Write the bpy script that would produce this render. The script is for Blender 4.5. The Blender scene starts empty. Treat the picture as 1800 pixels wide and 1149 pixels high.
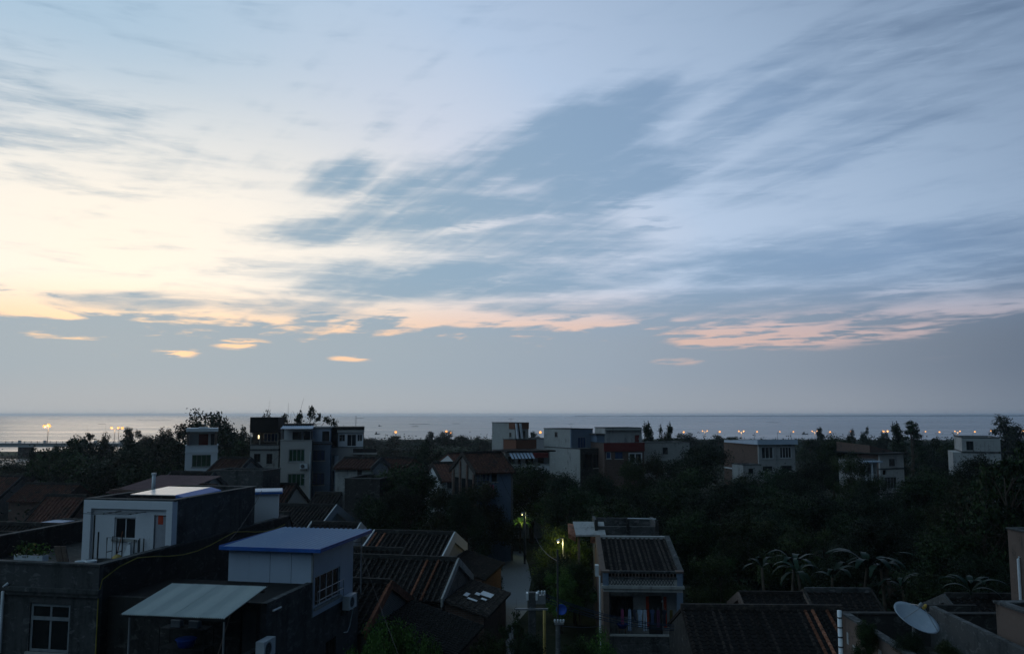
import bpy, math, random
import numpy as np
from mathutils import Vector
S = bpy.context.scene
COL = S.collection
R = math.radians
random.seed(7)

# ------------------------------------------------------------------ camera
CAM_Z, FPX = 13.6, 1500.0
PITCH = math.atan((728.0 - 574.5) / FPX)
cd = bpy.data.cameras.new('camera')
cam = bpy.data.objects.new('camera', cd)
COL.objects.link(cam)
cam.location = (0, 0, CAM_Z)
cam.rotation_euler = (R(90) + PITCH, 0, 0)
cd.sensor_width = 36.0
cd.lens = 36.0 * FPX / 1800.0
cd.clip_start = 0.5
cd.clip_end = 30000
S.camera = cam

# ------------------------------------------------------------------ sky / light
S.view_settings.view_transform = 'Standard'
S.view_settings.look = 'None'
S.view_settings.exposure = 0.0
S.view_settings.gamma = 1.0
S.view_settings.use_curve_mapping = False
cy = S.cycles
cy.use_denoising = True
cy.max_bounces = 5
cy.diffuse_bounces = 2
cy.glossy_bounces = 2
cy.transmission_bounces = 2
cy.volume_bounces = 1
cy.transparent_max_bounces = 4
cy.sample_clamp_indirect = 1.5
cy.caustics_reflective = False
cy.caustics_refractive = False

def pix_dir(px, py):
    v = (574.5 - py) / FPX
    return Vector(((px - 900.0) / FPX, math.cos(PITCH) - v * math.sin(PITCH), math.sin(PITCH) + v * math.cos(PITCH)))

def pix_ang(px, py):
    d = pix_dir(px, py).normalized()
    return math.degrees(math.atan2(d.x, d.y)), math.degrees(math.asin(d.z))

W = bpy.data.worlds.new('World')
S.world = W
W.use_nodes = True
wt = W.node_tree
wt.nodes.clear()

class NT:
    """tiny node-graph helper"""
    def __init__(s, t): s.t = t
    def n(s, typ, **kw):
        k = s.t.nodes.new(typ)
        for a, b in kw.items(): setattr(k, a, b)
        return k
    def put(s, sock, v):
        if hasattr(v, 'is_linked'): s.t.links.new(v, sock)
        elif v is not None: sock.default_value = v
    def m(s, op, a, b=None, c=None, clamp=False):
        k = s.n('ShaderNodeMath', operation=op, use_clamp=clamp)
        for i, v in enumerate((a, b, c)):
            if v is not None: s.put(k.inputs[i], v)
        return k.outputs[0]
    def vm(s, op, a, b=None):
        k = s.n('ShaderNodeVectorMath', operation=op)
        s.put(k.inputs[0], a)
        if b is not None: s.put(k.inputs[1], b)
        return k
    def ramp(s, fac, stops, interp='LINEAR'):
        k = s.n('ShaderNodeValToRGB')
        k.color_ramp.interpolation = interp
        e = k.color_ramp.elements
        while len(e) < len(stops): e.new(0.5)
        for i, (p, c) in enumerate(stops):
            e[i].position = p
            e[i].color = (c, c, c, 1) if isinstance(c, (int, float)) else (*c, 1)
        s.put(k.inputs[0], fac)
        return k.outputs[0]
    def mix(s, fac, a, b, mode='MIX'):
        k = s.n('ShaderNodeMix', data_type='RGBA', blend_type=mode)
        s.put(k.inputs[0], fac)
        for i, v in ((6, a), (7, b)):
            if not hasattr(v, 'is_linked'): v = (*v, 1) if len(v) == 3 else v
            s.put(k.inputs[i], v)
        return k.outputs[2]
    def sstep(s, x, a, b, lo=0.0, hi=1.0):
        k = s.n('ShaderNodeMapRange', interpolation_type='SMOOTHSTEP')
        s.put(k.inputs[0], x)
        for i, v in zip((1, 2, 3, 4), (a, b, lo, hi)): s.put(k.inputs[i], v)
        return k.outputs[0]
    def noise(s, vec, scale, detail=4, rough=.55, dist=0.0, dims='3D'):
        k = s.n('ShaderNodeTexNoise', noise_dimensions=dims)
        if vec is not None: s.put(k.inputs['Vector'], vec)
        k.inputs['Scale'].default_value = scale
        k.inputs['Detail'].default_value = detail
        k.inputs['Roughness'].default_value = rough
        k.inputs['Distortion'].default_value = dist
        return k.outputs[0]
    def mapping(s, vec, loc=(0, 0, 0), rot=(0, 0, 0), scale=(1, 1, 1), typ='POINT'):
        k = s.n('ShaderNodeMapping', vector_type=typ)
        s.put(k.inputs[0], vec)
        k.inputs[1].default_value = loc
        k.inputs[2].default_value = rot
        k.inputs[3].default_value = scale
        return k.outputs[0]

SUN_AZ, SUN_EL = -25.0, 3.0       # the glow after sunset, ahead and to the left
g = NT(wt)
tc = g.n('ShaderNodeTexCoord').outputs['Generated']
d = g.vm('NORMALIZE', tc).outputs[0]
sep = g.n('ShaderNodeSeparateXYZ'); g.put(sep.inputs[0], d)
x, y, z = sep.outputs
az = g.m('MULTIPLY', g.m('ARCTAN2', x, y), 57.29578)
el = g.m('MULTIPLY', g.m('ARCSINE', z), 57.29578)
comb = g.n('ShaderNodeCombineXYZ'); g.put(comb.inputs[0], az); g.put(comb.inputs[1], el)
q = comb.outputs[0]
def adir(a, e): return (math.sin(R(a)) * math.cos(R(e)), math.cos(R(a)) * math.cos(R(e)), math.sin(R(e)))
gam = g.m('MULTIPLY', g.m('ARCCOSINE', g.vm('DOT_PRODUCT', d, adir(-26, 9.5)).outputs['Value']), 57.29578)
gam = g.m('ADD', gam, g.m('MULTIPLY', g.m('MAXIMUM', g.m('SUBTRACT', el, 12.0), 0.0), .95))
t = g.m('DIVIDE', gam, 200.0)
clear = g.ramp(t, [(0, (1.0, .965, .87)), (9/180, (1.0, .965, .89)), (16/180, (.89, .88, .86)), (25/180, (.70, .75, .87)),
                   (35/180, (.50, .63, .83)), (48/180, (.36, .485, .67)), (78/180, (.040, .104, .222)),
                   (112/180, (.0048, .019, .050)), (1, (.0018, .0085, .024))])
# warm belt low over the water, dying out to the right
belt = g.m('MULTIPLY', g.sstep(el, 8.8, 4.6), g.sstep(gam, 100.0, 20.0))
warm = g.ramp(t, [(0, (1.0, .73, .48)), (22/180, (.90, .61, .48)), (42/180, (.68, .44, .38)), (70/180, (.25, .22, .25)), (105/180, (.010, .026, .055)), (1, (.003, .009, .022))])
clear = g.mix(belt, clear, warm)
# cool patch high on the left
lp = g.m('MULTIPLY', g.sstep(el, 12, 24), g.sstep(az, 4, -28))
clear = g.mix(g.m('MULTIPLY', lp, .85), clear, (.38, .58, .76))
nis = g.n('ShaderNodeTexSky', sky_type='NISHITA')
nis.sun_disc = False
nis.sun_elevation = R(SUN_EL)
nis.sun_rotation = R(SUN_AZ)
nis.air_density = 1.0; nis.dust_density = 2.0
clear = g.mix(.10, clear, g.mix(1.0, nis.outputs[0], (.08, .08, .08), 'MULTIPLY'))

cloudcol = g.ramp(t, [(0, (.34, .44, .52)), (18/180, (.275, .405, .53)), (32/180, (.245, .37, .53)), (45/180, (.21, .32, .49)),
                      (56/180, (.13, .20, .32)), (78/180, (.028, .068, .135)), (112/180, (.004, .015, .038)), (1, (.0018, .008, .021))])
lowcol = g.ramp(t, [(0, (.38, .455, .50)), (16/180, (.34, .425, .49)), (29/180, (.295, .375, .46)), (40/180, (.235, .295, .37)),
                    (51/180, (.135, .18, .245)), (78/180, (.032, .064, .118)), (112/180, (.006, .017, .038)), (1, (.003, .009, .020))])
cloudcol = g.mix(g.sstep(el, 10.0, 4.0), cloudcol, lowcol)
hazy = g.ramp(t, [(0, (.46, .48, .49)), (25/180, (.36, .41, .455)), (43/180, (.275, .315, .37)), (56/180, (.115, .16, .225)), (80/180, (.032, .064, .118)), (112/180, (.006, .017, .038)), (1, (.003, .009, .020))])
cloudcol = g.mix(g.m('MULTIPLY', g.sstep(el, 3.2, .2), .8), cloudcol, hazy)
# cloud deck: direction projected on a flat layer, fibres combed along the wind
zz = g.m('ADD', g.m('MAXIMUM', z, 0.0), .16)
pc = g.n('ShaderNodeCombineXYZ')
g.put(pc.inputs[0], g.m('DIVIDE', x, zz)); g.put(pc.inputs[1], g.m('DIVIDE', y, zz))
deck = g.mapping(pc.outputs[0], rot=(0, 0, R(-36)), scale=(1, 1, 1))
fib = g.noise(g.mapping(deck, scale=(4.2, .70, 1)), 1.6, 4, .5, .5)
fine = g.noise(g.mapping(deck, scale=(8.0, 1.1, 1), loc=(3, 1, 0)), 2.4, 3, .5, .35)
lump = g.noise(g.mapping(q, rot=(0, 0, R(-6)), scale=(.26, 1.5, 1)), .55, 5, .55, .4)
wisp = g.noise(g.mapping(q, rot=(0, 0, R(-3)), scale=(.42, 3.6, 1), loc=(7, 3, 0)), .8, 5, .6, .4)
lowf = g.sstep(el, 16, 7)
fine = g.m('ADD', g.m('MULTIPLY', wisp, lowf), g.m('MULTIPLY', fine, g.m('SUBTRACT', 1.0, lowf)))
nz = g.m('SUBTRACT', g.m('ADD', g.m('ADD', g.m('MULTIPLY', fib, .38), g.m('MULTIPLY', fine, .34)), g.m('MULTIPLY', lump, .58)), .65)

nzl = g.m('SUBTRACT', g.m('ADD', g.m('MULTIPLY', lump, 1.0), g.m('MULTIPLY', wisp, .35)), .675)
side = g.sstep(az, -30, -9)
nz = g.m('ADD', g.m('MULTIPLY', nz, side), g.m('MULTIPLY', nzl, g.m('SUBTRACT', 1.0, side)))

def blob(cx, cyy, rx, ry, rot, amt):
    a, e = pix_ang(cx, cyy)
    k = 57.2958 / FPX
    mp = g.mapping(q, loc=(a, e, 0), rot=(0, 0, R(rot)), scale=(rx * k, ry * k, 1), typ='TEXTURE')
    gr = g.n('ShaderNodeTexGradient', gradient_type='SPHERICAL')
    g.put(gr.inputs[0], mp)
    return g.m('MULTIPLY', g.sstep(gr.outputs[1], 0.0, .75), amt)

CLOUDS = [(985, 255, 330, 100, 17, 1.0), (800, 330, 290, 72, 14, .85), (1060, 330, 250, 105, 14, .95), (630, 398, 230, 44, 8, .8),
          (600, 312, 110, 48, 20, .75), (960, 420, 360, 80, 4, .85), (1290, 215, 300, 62, 27, .62), (850, 372, 330, 56, 9, .95), (1650, 70, 420, 110, 18, .40),
          (1560, 200, 480, 80, 20, .42), (60, 215, 330, 105, -6, .42), (1500, 450, 520, 75, 2, .80), (830, 490, 560, 60, 1, .88),
          (230, 532, 210, 26, 2, .62), (1330, 530, 620, 44, 1, .85), (1000, 545, 420, 36, 0, .6), (690, 508, 330, 34, 2, .8), (1010, 556, 170, 26, 0, .85), (1560, 500, 420, 60, 2, .7), (1100, 180, 150, 50, 14, .8), (560, 545, 300, 30, 0, .55),
          (1740, 480, 260, 60, 0, .75), (1420, 90, 300, 60, 24, .34)]
GAPS = [(1390, 590, 300, 34, 0, 1.05), (425, 604, 72, 14, 2, 1.1), (310, 621, 56, 13, 2, 1.0), (622, 630, 75, 9, 0, .9),
        (770, 556, 220, 26, -3, .5), (1190, 634, 75, 13, 0, .65), (830, 398, 120, 15, 10, .38), (1180, 385, 190, 55, -12, .45),
        (1010, 562, 130, 18, 0, .6), (1640, 505, 160, 18, 4, .5)]
cov = None
for b in CLOUDS:
    v = blob(*b)
    cov = v if cov is None else g.m('MAXIMUM', cov, v)
edge = g.m('MULTIPLY_ADD', nz, 7.0, 5.9)
band = g.sstep(el, g.m('ADD', edge, 1.3), g.m('SUBTRACT', edge, 1.1), 0.0, 1.25)
cov = g.m('MAXIMUM', cov, band)
shred = g.noise(g.mapping(q, rot=(0, 0, R(-4)), scale=(.34, 3.4, 1), loc=(2, 9, 0)), .75, 5, .6, .35)
shred = g.sstep(shred, .36, .56, .05, 1.25)
for b in GAPS: cov = g.m('SUBTRACT', cov, g.m('MULTIPLY', blob(*b), shred))
cv = g.m('ADD', cov, g.m('MULTIPLY', nz, 2.1))
cv = g.m('SUBTRACT', cv, g.m('MULTIPLY', g.m('MULTIPLY', g.sstep(shred, .35, .0), g.sstep(el, 5.5, 8.0)), .13))
C = g.sstep(cv, -.05, 1.0)
# a thin veil of fibres everywhere else, overhead and behind too
veil = g.m('MULTIPLY', g.sstep(nz, -.02, .22), g.sstep(el, 3, 14, .10, .16))
C = g.m('MAXIMUM', C, veil)
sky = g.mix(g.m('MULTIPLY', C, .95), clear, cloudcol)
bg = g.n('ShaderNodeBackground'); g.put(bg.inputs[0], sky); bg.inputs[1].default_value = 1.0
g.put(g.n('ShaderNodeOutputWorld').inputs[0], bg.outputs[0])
W.cycles.sampling_method = 'MANUAL'
W.cycles.sample_map_resolution = 512

sl = bpy.data.lights.new('sun', 'SUN')
sun = bpy.data.objects.new('sun', sl)
COL.objects.link(sun)
sl.energy = 0.05            # already set: only a trace of warm light left
sl.angle = R(12)
sl.color = (1.0, .78, .58)
sun.rotation_euler = Vector(adir(SUN_AZ, SUN_EL)).to_track_quat('Z', 'Y').to_euler()

# ------------------------------------------------------------------ helpers
def thing(name, label, cat, loc=(0, 0, 0), rz=0.0, group=None, sc=1.0):
    o = bpy.data.objects.new(name, None)
    COL.objects.link(o)
    o.empty_display_size = .3
    o.location = loc
    o.rotation_euler = (0, 0, rz)
    o.scale = (sc, sc, sc) if isinstance(sc, (int, float)) else sc
    o['label'] = label; o['category'] = cat
    if group: o['group'] = group
    return o

def tag(o, label, cat, group=None):
    o['label'] = label; o['category'] = cat
    if group: o['group'] = group
    return o

def struct(o, kind='structure'):
    o['kind'] = kind
    return o

class MB:
    def __init__(s): s.v = []; s.f = []
    def poly(s, pts):
        b = len(s.v); s.v += [tuple(p) for p in pts]; s.f.append(tuple(range(b, b + len(pts)))); return s
    def hexa(s, p):           # 8 points: bottom 4 ccw, top 4 ccw
        b = len(s.v); s.v += [tuple(a) for a in p]
        for f in ((3, 2, 1, 0), (4, 5, 6, 7), (0, 1, 5, 4), (1, 2, 6, 5), (2, 3, 7, 6), (3, 0, 4, 7)):
            s.f.append(tuple(b + i for i in f))
        return s
    def box(s, x0, y0, z0, x1, y1, z1):
        return s.hexa([(x0, y0, z0), (x1, y0, z0), (x1, y1, z0), (x0, y1, z0), (x0, y0, z1), (x1, y0, z1), (x1, y1, z1), (x0, y1, z1)])
    def prism(s, outline, axis, a, b):   # outline in the two other axes
        n = len(outline); k = len(s.v)
        for w in (a, b):
            for p in outline:
                s.v.append((w, p[0], p[1]) if axis == 'x' else (p[0], w, p[1]) if axis == 'y' else (p[0], p[1], w))
        s.f.append(tuple(k + i for i in reversed(range(n)))); s.f.append(tuple(k + n + i for i in range(n)))
        for i in range(n):
            j = (i + 1) % n
            s.f.append((k + i, k + j, k + n + j, k + n + i))
        return s
    def tube(s, pts, r, n=6, cap=True):
        pts = [Vector(p) for p in pts]; rr = r if isinstance(r, (list, tuple)) else [r] * len(pts)
        base = len(s.v)
        for i, p in enumerate(pts):
            t = (pts[min(i + 1, len(pts) - 1)] - pts[max(i - 1, 0)]).normalized()
            u = t.cross(Vector((0, 0, 1)) if abs(t.z) < .95 else Vector((1, 0, 0))).normalized(); w = t.cross(u)
            for k in range(n):
                a = 2 * math.pi * k / n
                s.v.append(tuple(p + (u * math.cos(a) + w * math.sin(a)) * rr[i]))
        for i in range(len(pts) - 1):
            for k in range(n):
                a = base + i * n + k; b = base + i * n + (k + 1) % n
                s.f.append((a, b, b + n, a + n))
        if cap:
            s.f.append(tuple(base + k for k in reversed(range(n))))
            e = base + (len(pts) - 1) * n
            s.f.append(tuple(e + k for k in range(n)))
        return s
    def lathe(s, prof, c=(0, 0, 0), n=14):
        base = len(s.v)
        for r_, z_ in prof:
            for k in range(n):
                a = 2 * math.pi * k / n
                s.v.append((c[0] + r_ * math.cos(a), c[1] + r_ * math.sin(a), c[2] + z_))
        for i in range(len(prof) - 1):
            for k in range(n):
                a = base + i * n + k; b = base + i * n + (k + 1) % n
                s.f.append((a, b, b + n, a + n))
        s.f.append(tuple(base + k for k in reversed(range(n))))
        e = base + (len(prof) - 1) * n
        s.f.append(tuple(e + k for k in range(n)))
        return s
    def mesh(s, name, mat=None, smooth=False):
        me = bpy.data.meshes.new(name)
        me.from_pydata(s.v, [], s.f)
        if mat: me.materials.append(mat)
        if smooth: me.polygons.foreach_set('use_smooth', [True] * len(me.polygons))
        me.update()
        return me
    def build(s, name, mat, parent=None, smooth=False, loc=None, rz=None):
        return link(name, s.mesh(name, mat, smooth), parent, loc, rz)

def link(name, me, parent=None, loc=None, rz=None):
    o = bpy.data.objects.new(name, me)
    COL.objects.link(o)
    if parent: o.parent = parent
    if loc is not None: o.location = loc
    if rz is not None: o.rotation_euler = (0, 0, rz)
    return o

def spot(px, py, Y):                      # measured pixel of the photo + distance -> place
    dd = pix_dir(px, py)
    return Vector((dd.x * Y / dd.y, Y, CAM_Z + dd.z * Y / dd.y))

def ground(px, py, z=0.0):
    dd = pix_dir(px, py)
    k = (z - CAM_Z) / dd.z
    return Vector((dd.x * k, dd.y * k, z))

def hit(px, py, P, D):                    # sight line against the vertical plane through P along D: (along, z)
    dd = pix_dir(px, py)
    den = dd.x * D[1] - dd.y * D[0]
    k = (P[0] * D[1] - P[1] * D[0]) / den
    u = (dd.x * k - P[0]) * D[0] + (dd.y * k - P[1]) * D[1]
    return u, CAM_Z + dd.z * k

# ------------------------------------------------------------------ materials
MATS = {}
def newmat(name, rough=.8, metallic=0.0, spec=.08):
    m = bpy.data.materials.new(name); m.use_nodes = True
    b = m.node_tree.nodes['Principled BSDF']
    b.inputs['Roughness'].default_value = rough
    b.inputs['Metallic'].default_value = metallic
    b.inputs['Specular IOR Level'].default_value = spec
    MATS[name] = m
    return m, NT(m.node_tree), b

def objco(g): return g.n('ShaderNodeTexCoord').outputs['Object']

def bump(g, b, h, s=.3, dist=.02):
    k = g.n('ShaderNodeBump'); k.inputs['Strength'].default_value = s; k.inputs['Distance'].default_value = dist
    g.put(k.inputs['Height'], h); g.put(b.inputs['Normal'], k.outputs[0])

def plain(name, col, rough=.7, metallic=0.0, var=.25, scale=2.0, spec=.12):
    m, g, b = newmat(name, rough, metallic, spec)
    n = g.noise(objco(g), scale, 5, .6)
    dark = tuple(c * (1 - var) for c in col); lite = tuple(min(1, c * (1 + var)) for c in col)
    g.put(b.inputs['Base Color'], g.ramp(n, [(.3, dark), (.7, lite)]))
    bump(g, b, n, .15)
    return m

def plaster(name, col, stain, amount=.5, rough=.85, streak=1.0, flake=.12):
    """painted or bare render: blotches, rain streaks that run down, grime towards edges of the blotches"""
    m, g, b = newmat(name, rough)
    co = objco(g)
    big = g.noise(co, .55, 6, .65, .6)
    st = g.noise(g.mapping(co, scale=(3.2, 3.2, .22)), 1.0, 6, .65, .2)
    fine = g.noise(co, 9.0, 5, .65)
    s = g.m('ADD', g.m('MULTIPLY', big, .5), g.m('ADD', g.m('MULTIPLY', st, .42 * streak), g.m('MULTIPLY', fine, .22)))
    f = g.sstep(s, .72 - .30 * amount, .86 - .22 * amount)
    c1 = g.mix(g.m('MULTIPLY', fine, .35), col, tuple(c * .72 for c in col))
    c2 = g.mix(g.m('MULTIPLY', f, .85), c1, stain)
    # flaked and rubbed patches where the paler under-coat shows
    fl = g.noise(g.mapping(co, scale=(1.0, 1.0, 1.7), loc=(11, 5, 2)), 2.3, 8, .72, .8)
    pale = tuple(min(.75, c * 2.0 + .03) for c in col)
    g.put(b.inputs['Base Color'], g.mix(g.sstep(fl, .53, .64, 0, flake), c2, pale))
    bump(g, b, fine, .25, .015)
    return m

def brickmat(name, c1, c2, mortar, stain, amount=.4):
    m, g, b = newmat(name, .9)
    co = objco(g)
    # bricks lie in courses on both x- and y-facing walls
    sp = g.n('ShaderNodeSeparateXYZ'); g.put(sp.inputs[0], co)
    cb = g.n('ShaderNodeCombineXYZ'); g.put(cb.inputs[0], g.m('ADD', sp.outputs[0], sp.outputs[1])); g.put(cb.inputs[1], sp.outputs[2])
    k = g.n('ShaderNodeTexBrick'); g.put(k.inputs['Vector'], cb.outputs[0])
    k.inputs['Color1'].default_value = (*c1, 1); k.inputs['Color2'].default_value = (*c2, 1); k.inputs['Mortar'].default_value = (*mortar, 1)
    k.inputs['Scale'].default_value = 1.0; k.inputs['Brick Width'].default_value = .25; k.inputs['Row Height'].default_value = .085; k.inputs['Mortar Size'].default_value = .012
    n = g.noise(co, .8, 6, .65, .4)
    g.put(b.inputs['Base Color'], g.mix(g.sstep(n, .62 - .2 * amount, .75, 0, .85), k.outputs[0], stain))
    bump(g, b, k.outputs[1], -.3, .01)
    return m

def tilemat(name, col, hi, moss):
    m, g, b = newmat(name, .85)
    co = objco(g)
    rnd = g.n('ShaderNodeObjectInfo').outputs['Random']
    n = g.noise(co, .9, 5, .65, .5)
    off = g.vm('ADD', co, None); cbn = g.n('ShaderNodeCombineXYZ')
    for i in range(3): g.put(cbn.inputs[i], g.m('MULTIPLY', rnd, 37.0))
    g.put(off.inputs[1], cbn.outputs[0])
    f = g.noise(g.mapping(off.outputs[0], scale=(1, 1.3, 1.3)), 3.6, 4, .7)
    c = g.ramp(f, [(.30, tuple(a * .5 for a in col)), (.52, col), (.72, hi)])
    c = g.mix(g.sstep(n, .5, .68, 0, .8), c, moss)
    hv = g.n('ShaderNodeHueSaturation'); g.put(hv.inputs['Color'], c); g.put(hv.inputs['Value'], g.m('MULTIPLY_ADD', g.m('FRACT', g.m('MULTIPLY', rnd, 7.31)), .9, .5))
    c = hv.outputs[0]
    g.put(b.inputs['Base Color'], c)
    bump(g, b, f, .3, .02)
    return m

M = {}
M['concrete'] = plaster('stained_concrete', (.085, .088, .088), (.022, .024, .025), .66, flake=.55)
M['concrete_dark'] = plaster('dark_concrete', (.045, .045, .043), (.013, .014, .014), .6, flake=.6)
M['concrete_light'] = plaster('pale_concrete', (.37, .37, .35), (.11, .11, .105), .50, flake=.2)
M['white'] = plaster('white_plaster', (.62, .63, .63), (.26, .26, .25), .22)
M['white_clean'] = plaster('clean_white_plaster', (.74, .77, .80), (.30, .31, .32), .24)
M['cream'] = plaster('cream_tile_facing', (.50, .485, .45), (.22, .21, .19), .32)
M['bluewall'] = plaster('blue_grey_render', (.16, .21, .28), (.07, .09, .12), .4)
M['greywhite'] = plaster('old_limewash', (.40, .40, .39), (.10, .10, .097), .56)
M['brownwall'] = plaster('brown_render', (.16, .12, .10), (.055, .046, .04), .48)
M['orange'] = plaster('orange_brown_paint', (.19, .085, .055), (.09, .05, .04), .35)
M['redpaint'] = plaster('red_paint', (.17, .032, .03), (.07, .025, .025), .35)
M['brick'] = brickmat('red_brick', (.15, .085, .066), (.105, .062, .05), (.14, .125, .11), (.05, .045, .04))
M['greybrick'] = brickmat('grey_brick', (.16, .15, .135), (.11, .105, .10), (.24, .23, .21), (.05, .05, .047))
M['tile'] = tilemat('grey_clay_tile', (.042, .037, .034), (.095, .076, .063), (.022, .025, .021))
M['tile_dim'] = tilemat('near_black_tile', (.026, .022, .020), (.055, .042, .036), (.014, .015, .013))  # darker copy of the clay tile, for the right-hand roofs
M['pan'] = tilemat('sooty_pan_tile', (.014, .013, .013), (.028, .024, .022), (.010, .011, .010))  # pans darker than the ribs, so the rows stand out
M['tile_red'] = tilemat('red_clay_tile', (.105, .050, .038), (.20, .10, .075), (.035, .031, .027))
M['tile_orange'] = tilemat('new_orange_tile', (.24, .10, .06), (.36, .16, .10), (.09, .06, .045))
M['blackroof'] = plain('tarred_roof', (.018, .018, .018), .9)
M['frame'] = plain('pale_window_frame', (.24, .26, .27), .5)
M['frame_white'] = plain('white_window_frame', (.66, .68, .70), .5, var=.1)
M['frame_dark'] = plain('dark_window_frame', (.06, .065, .065), .5)
M['metal'] = plain('galvanised_metal', (.32, .33, .34), .45, .5)
M['iron'] = plain('dark_iron', (.035, .035, .035), .6)
M['rust'] = plain('rusty_iron', (.13, .06, .035), .8, scale=6)
M['bluemetal'] = plaster('blue_roof_sheet', (.20, .31, .47), (.11, .16, .24), .30, .5, .5, .1)
M['bluetrim'] = plain('blue_trim_sheet', (.04, .13, .42), .45, 0, .15)
M['panel'] = plain('white_sandwich_panel', (.44, .52, .62), .5, 0, .08, .7)
M['awning'] = plaster('grey_fibre_sheet', (.60, .65, .62), (.30, .32, .29), .34, streak=.5)
M['wood'] = plain('weathered_board', (.20, .15, .12), .8, 0, .35, 5)
M['paper'] = plain('red_paper', (.55, .085, .05), .8, 0, .2, 8)
M['gold'] = plain('gold_print', (.55, .36, .08), .6)
M['skylight'] = plain('skylight_sheet', (.72, .72, .70), .28, 0, .06, 2, .8)
M['soil'] = plain('dark_soil', (.035, .03, .024), .95)
M['bluetub'] = plain('blue_plastic', (.025, .075, .33), .45)
M['whiteplastic'] = plain('white_plastic', (.66, .70, .72), .5, 0, .1)
M['yellowcable'] = plain('yellow_cable', (.30, .26, .06), .6)
M['wire'] = plain('cable_sheath', (.035, .055, .095), .5)
M['lit_post_ball'] = plain('lit_post_ball_yellow', (.42, .31, .10), .6)  # the ball's own yellow; on the lane post it is painted lamplight
M['door'] = plain('grey_steel_door', (.36, .37, .40), .55, 0, .2, 1.5)
M['darkcloth'] = plain('dark_cloth', (.03, .035, .055), .95)
M['carpaint'] = plain('dull_green_paint', (.07, .10, .09), .35, 0, .15)
M['tyre'] = plain('rubber', (.02, .02, .02), .9)
M['road'] = plaster('village_concrete_lane', (.19, .20, .205), (.085, .088, .09), .45, streak=.3)
M['asphalt'] = plain('asphalt', (.06, .06, .06), .9, 0, .3, .3)

m, g, b = newmat('window_glass', .12, 0, .5); b.inputs['Base Color'].default_value = (.012, .016, .018, 1)
g.put(b.inputs['Roughness'], g.ramp(g.noise(objco(g), 2.0), [(.3, .08), (.7, .25)])); M['glass'] = m
m, g, b = newmat('green_glass', .15, 0, .5)
g.put(b.inputs['Base Color'], g.ramp(g.noise(objco(g), 1.2), [(.35, (.006, .03, .014)), (.65, (.012, .075, .034))])); M['greenglass'] = m
m, g, b = newmat('blue_curtain_glass', .2, 0, .5)
g.put(b.inputs['Base Color'], g.ramp(g.noise(objco(g), 1.5), [(.35, (.02, .04, .11)), (.65, (.05, .08, .17))])); M['blueglass'] = m

def emis(name, col, strength):
    m, g, b = newmat(name)
    b.inputs['Base Color'].default_value = (.5, .45, .4, 1)
    b.inputs['Emission Color'].default_value = (*col, 1); b.inputs['Emission Strength'].default_value = strength
    m.cycles.emission_sampling = 'NONE'
    return m
M['lamp'] = emis('sodium_lamp', (1.0, .40, .095), 1.9)
M['bulb'] = emis('warm_bulb', (1.0, .78, .42), 2.2)

def leafmat(name, c1, c2, c3, rough=.55):
    m, g, b = newmat(name, rough, 0, .12)
    at = g.n('ShaderNodeAttribute', attribute_name='tint')
    rnd = g.n('ShaderNodeObjectInfo').outputs['Random']
    c = g.ramp(at.outputs['Fac'], [(.05, c1), (.5, c2), (.97, c3)])
    hs = g.n('ShaderNodeHueSaturation')
    g.put(hs.inputs['Hue'], g.m('MULTIPLY_ADD', rnd, .05, .475))
    g.put(hs.inputs['Value'], g.m('MULTIPLY_ADD', rnd, .7, .65))
    g.put(hs.inputs['Color'], c)
    g.put(b.inputs['Base Color'], hs.outputs[0])
    return m
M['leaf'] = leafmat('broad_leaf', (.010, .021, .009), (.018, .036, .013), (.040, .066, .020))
M['leaf_dark'] = leafmat('dark_leaf', (.009, .018, .010), (.016, .030, .014), (.030, .048, .020))
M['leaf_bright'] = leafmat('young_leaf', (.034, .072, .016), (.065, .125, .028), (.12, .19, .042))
M['banana'] = leafmat('banana_leaf', (.005, .015, .008), (.009, .024, .012), (.016, .036, .018), .5)
M['bark'] = plain('bark', (.075, .06, .045), .95, 0, .35, 3)

# ------------------------------------------------------------------ leaves, trees
def leaf_arrays(rng, cen, out, L, Wd, fold=.25):
    """one folded leaf spray (two triangles) per centre"""
    n = len(cen)
    nrm = out * .8 + rng.normal(size=(n, 3)) * .75 + np.array([0, 0, .35])
    nrm /= np.linalg.norm(nrm, axis=1)[:, None] + 1e-9
    r = rng.normal(size=(n, 3))
    a = np.cross(nrm, r); a /= np.linalg.norm(a, axis=1)[:, None] + 1e-9
    bb = np.cross(nrm, a)
    l = (L * rng.uniform(.6, 1.3, n))[:, None]; w = (Wd * rng.uniform(.6, 1.3, n))[:, None]
    v = np.empty((n, 4, 3))
    v[:, 0] = cen - a * l * .5
    v[:, 1] = cen + bb * w * .5 + nrm * w * fold
    v[:, 2] = cen + a * l * .5 - nrm * l * .12
    v[:, 3] = cen - bb * w * .5 + nrm * w * fold
    return v

def leaf_mesh(name, v, tint, mat):
    n = len(v)
    me = bpy.data.meshes.new(name)
    me.vertices.add(n * 4); me.loops.add(n * 4); me.polygons.add(n)
    me.vertices.foreach_set('co', v.reshape(-1).astype(np.float32))
    me.loops.foreach_set('vertex_index', np.arange(n * 4, dtype=np.int32))
    me.polygons.foreach_set('loop_start', np.arange(0, n * 4, 4, dtype=np.int32))
    me.polygons.foreach_set('loop_total', np.full(n, 4, dtype=np.int32))
    at = me.attributes.new('tint', 'FLOAT', 'FACE')
    at.data.foreach_set('value', tint.astype(np.float32))
    me.materials.append(mat)
    me.update()
    return me

def rnd_dirs(rng, n):
    v = rng.normal(size=(n, 3)); return v / np.linalg.norm(v, axis=1)[:, None]

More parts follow.
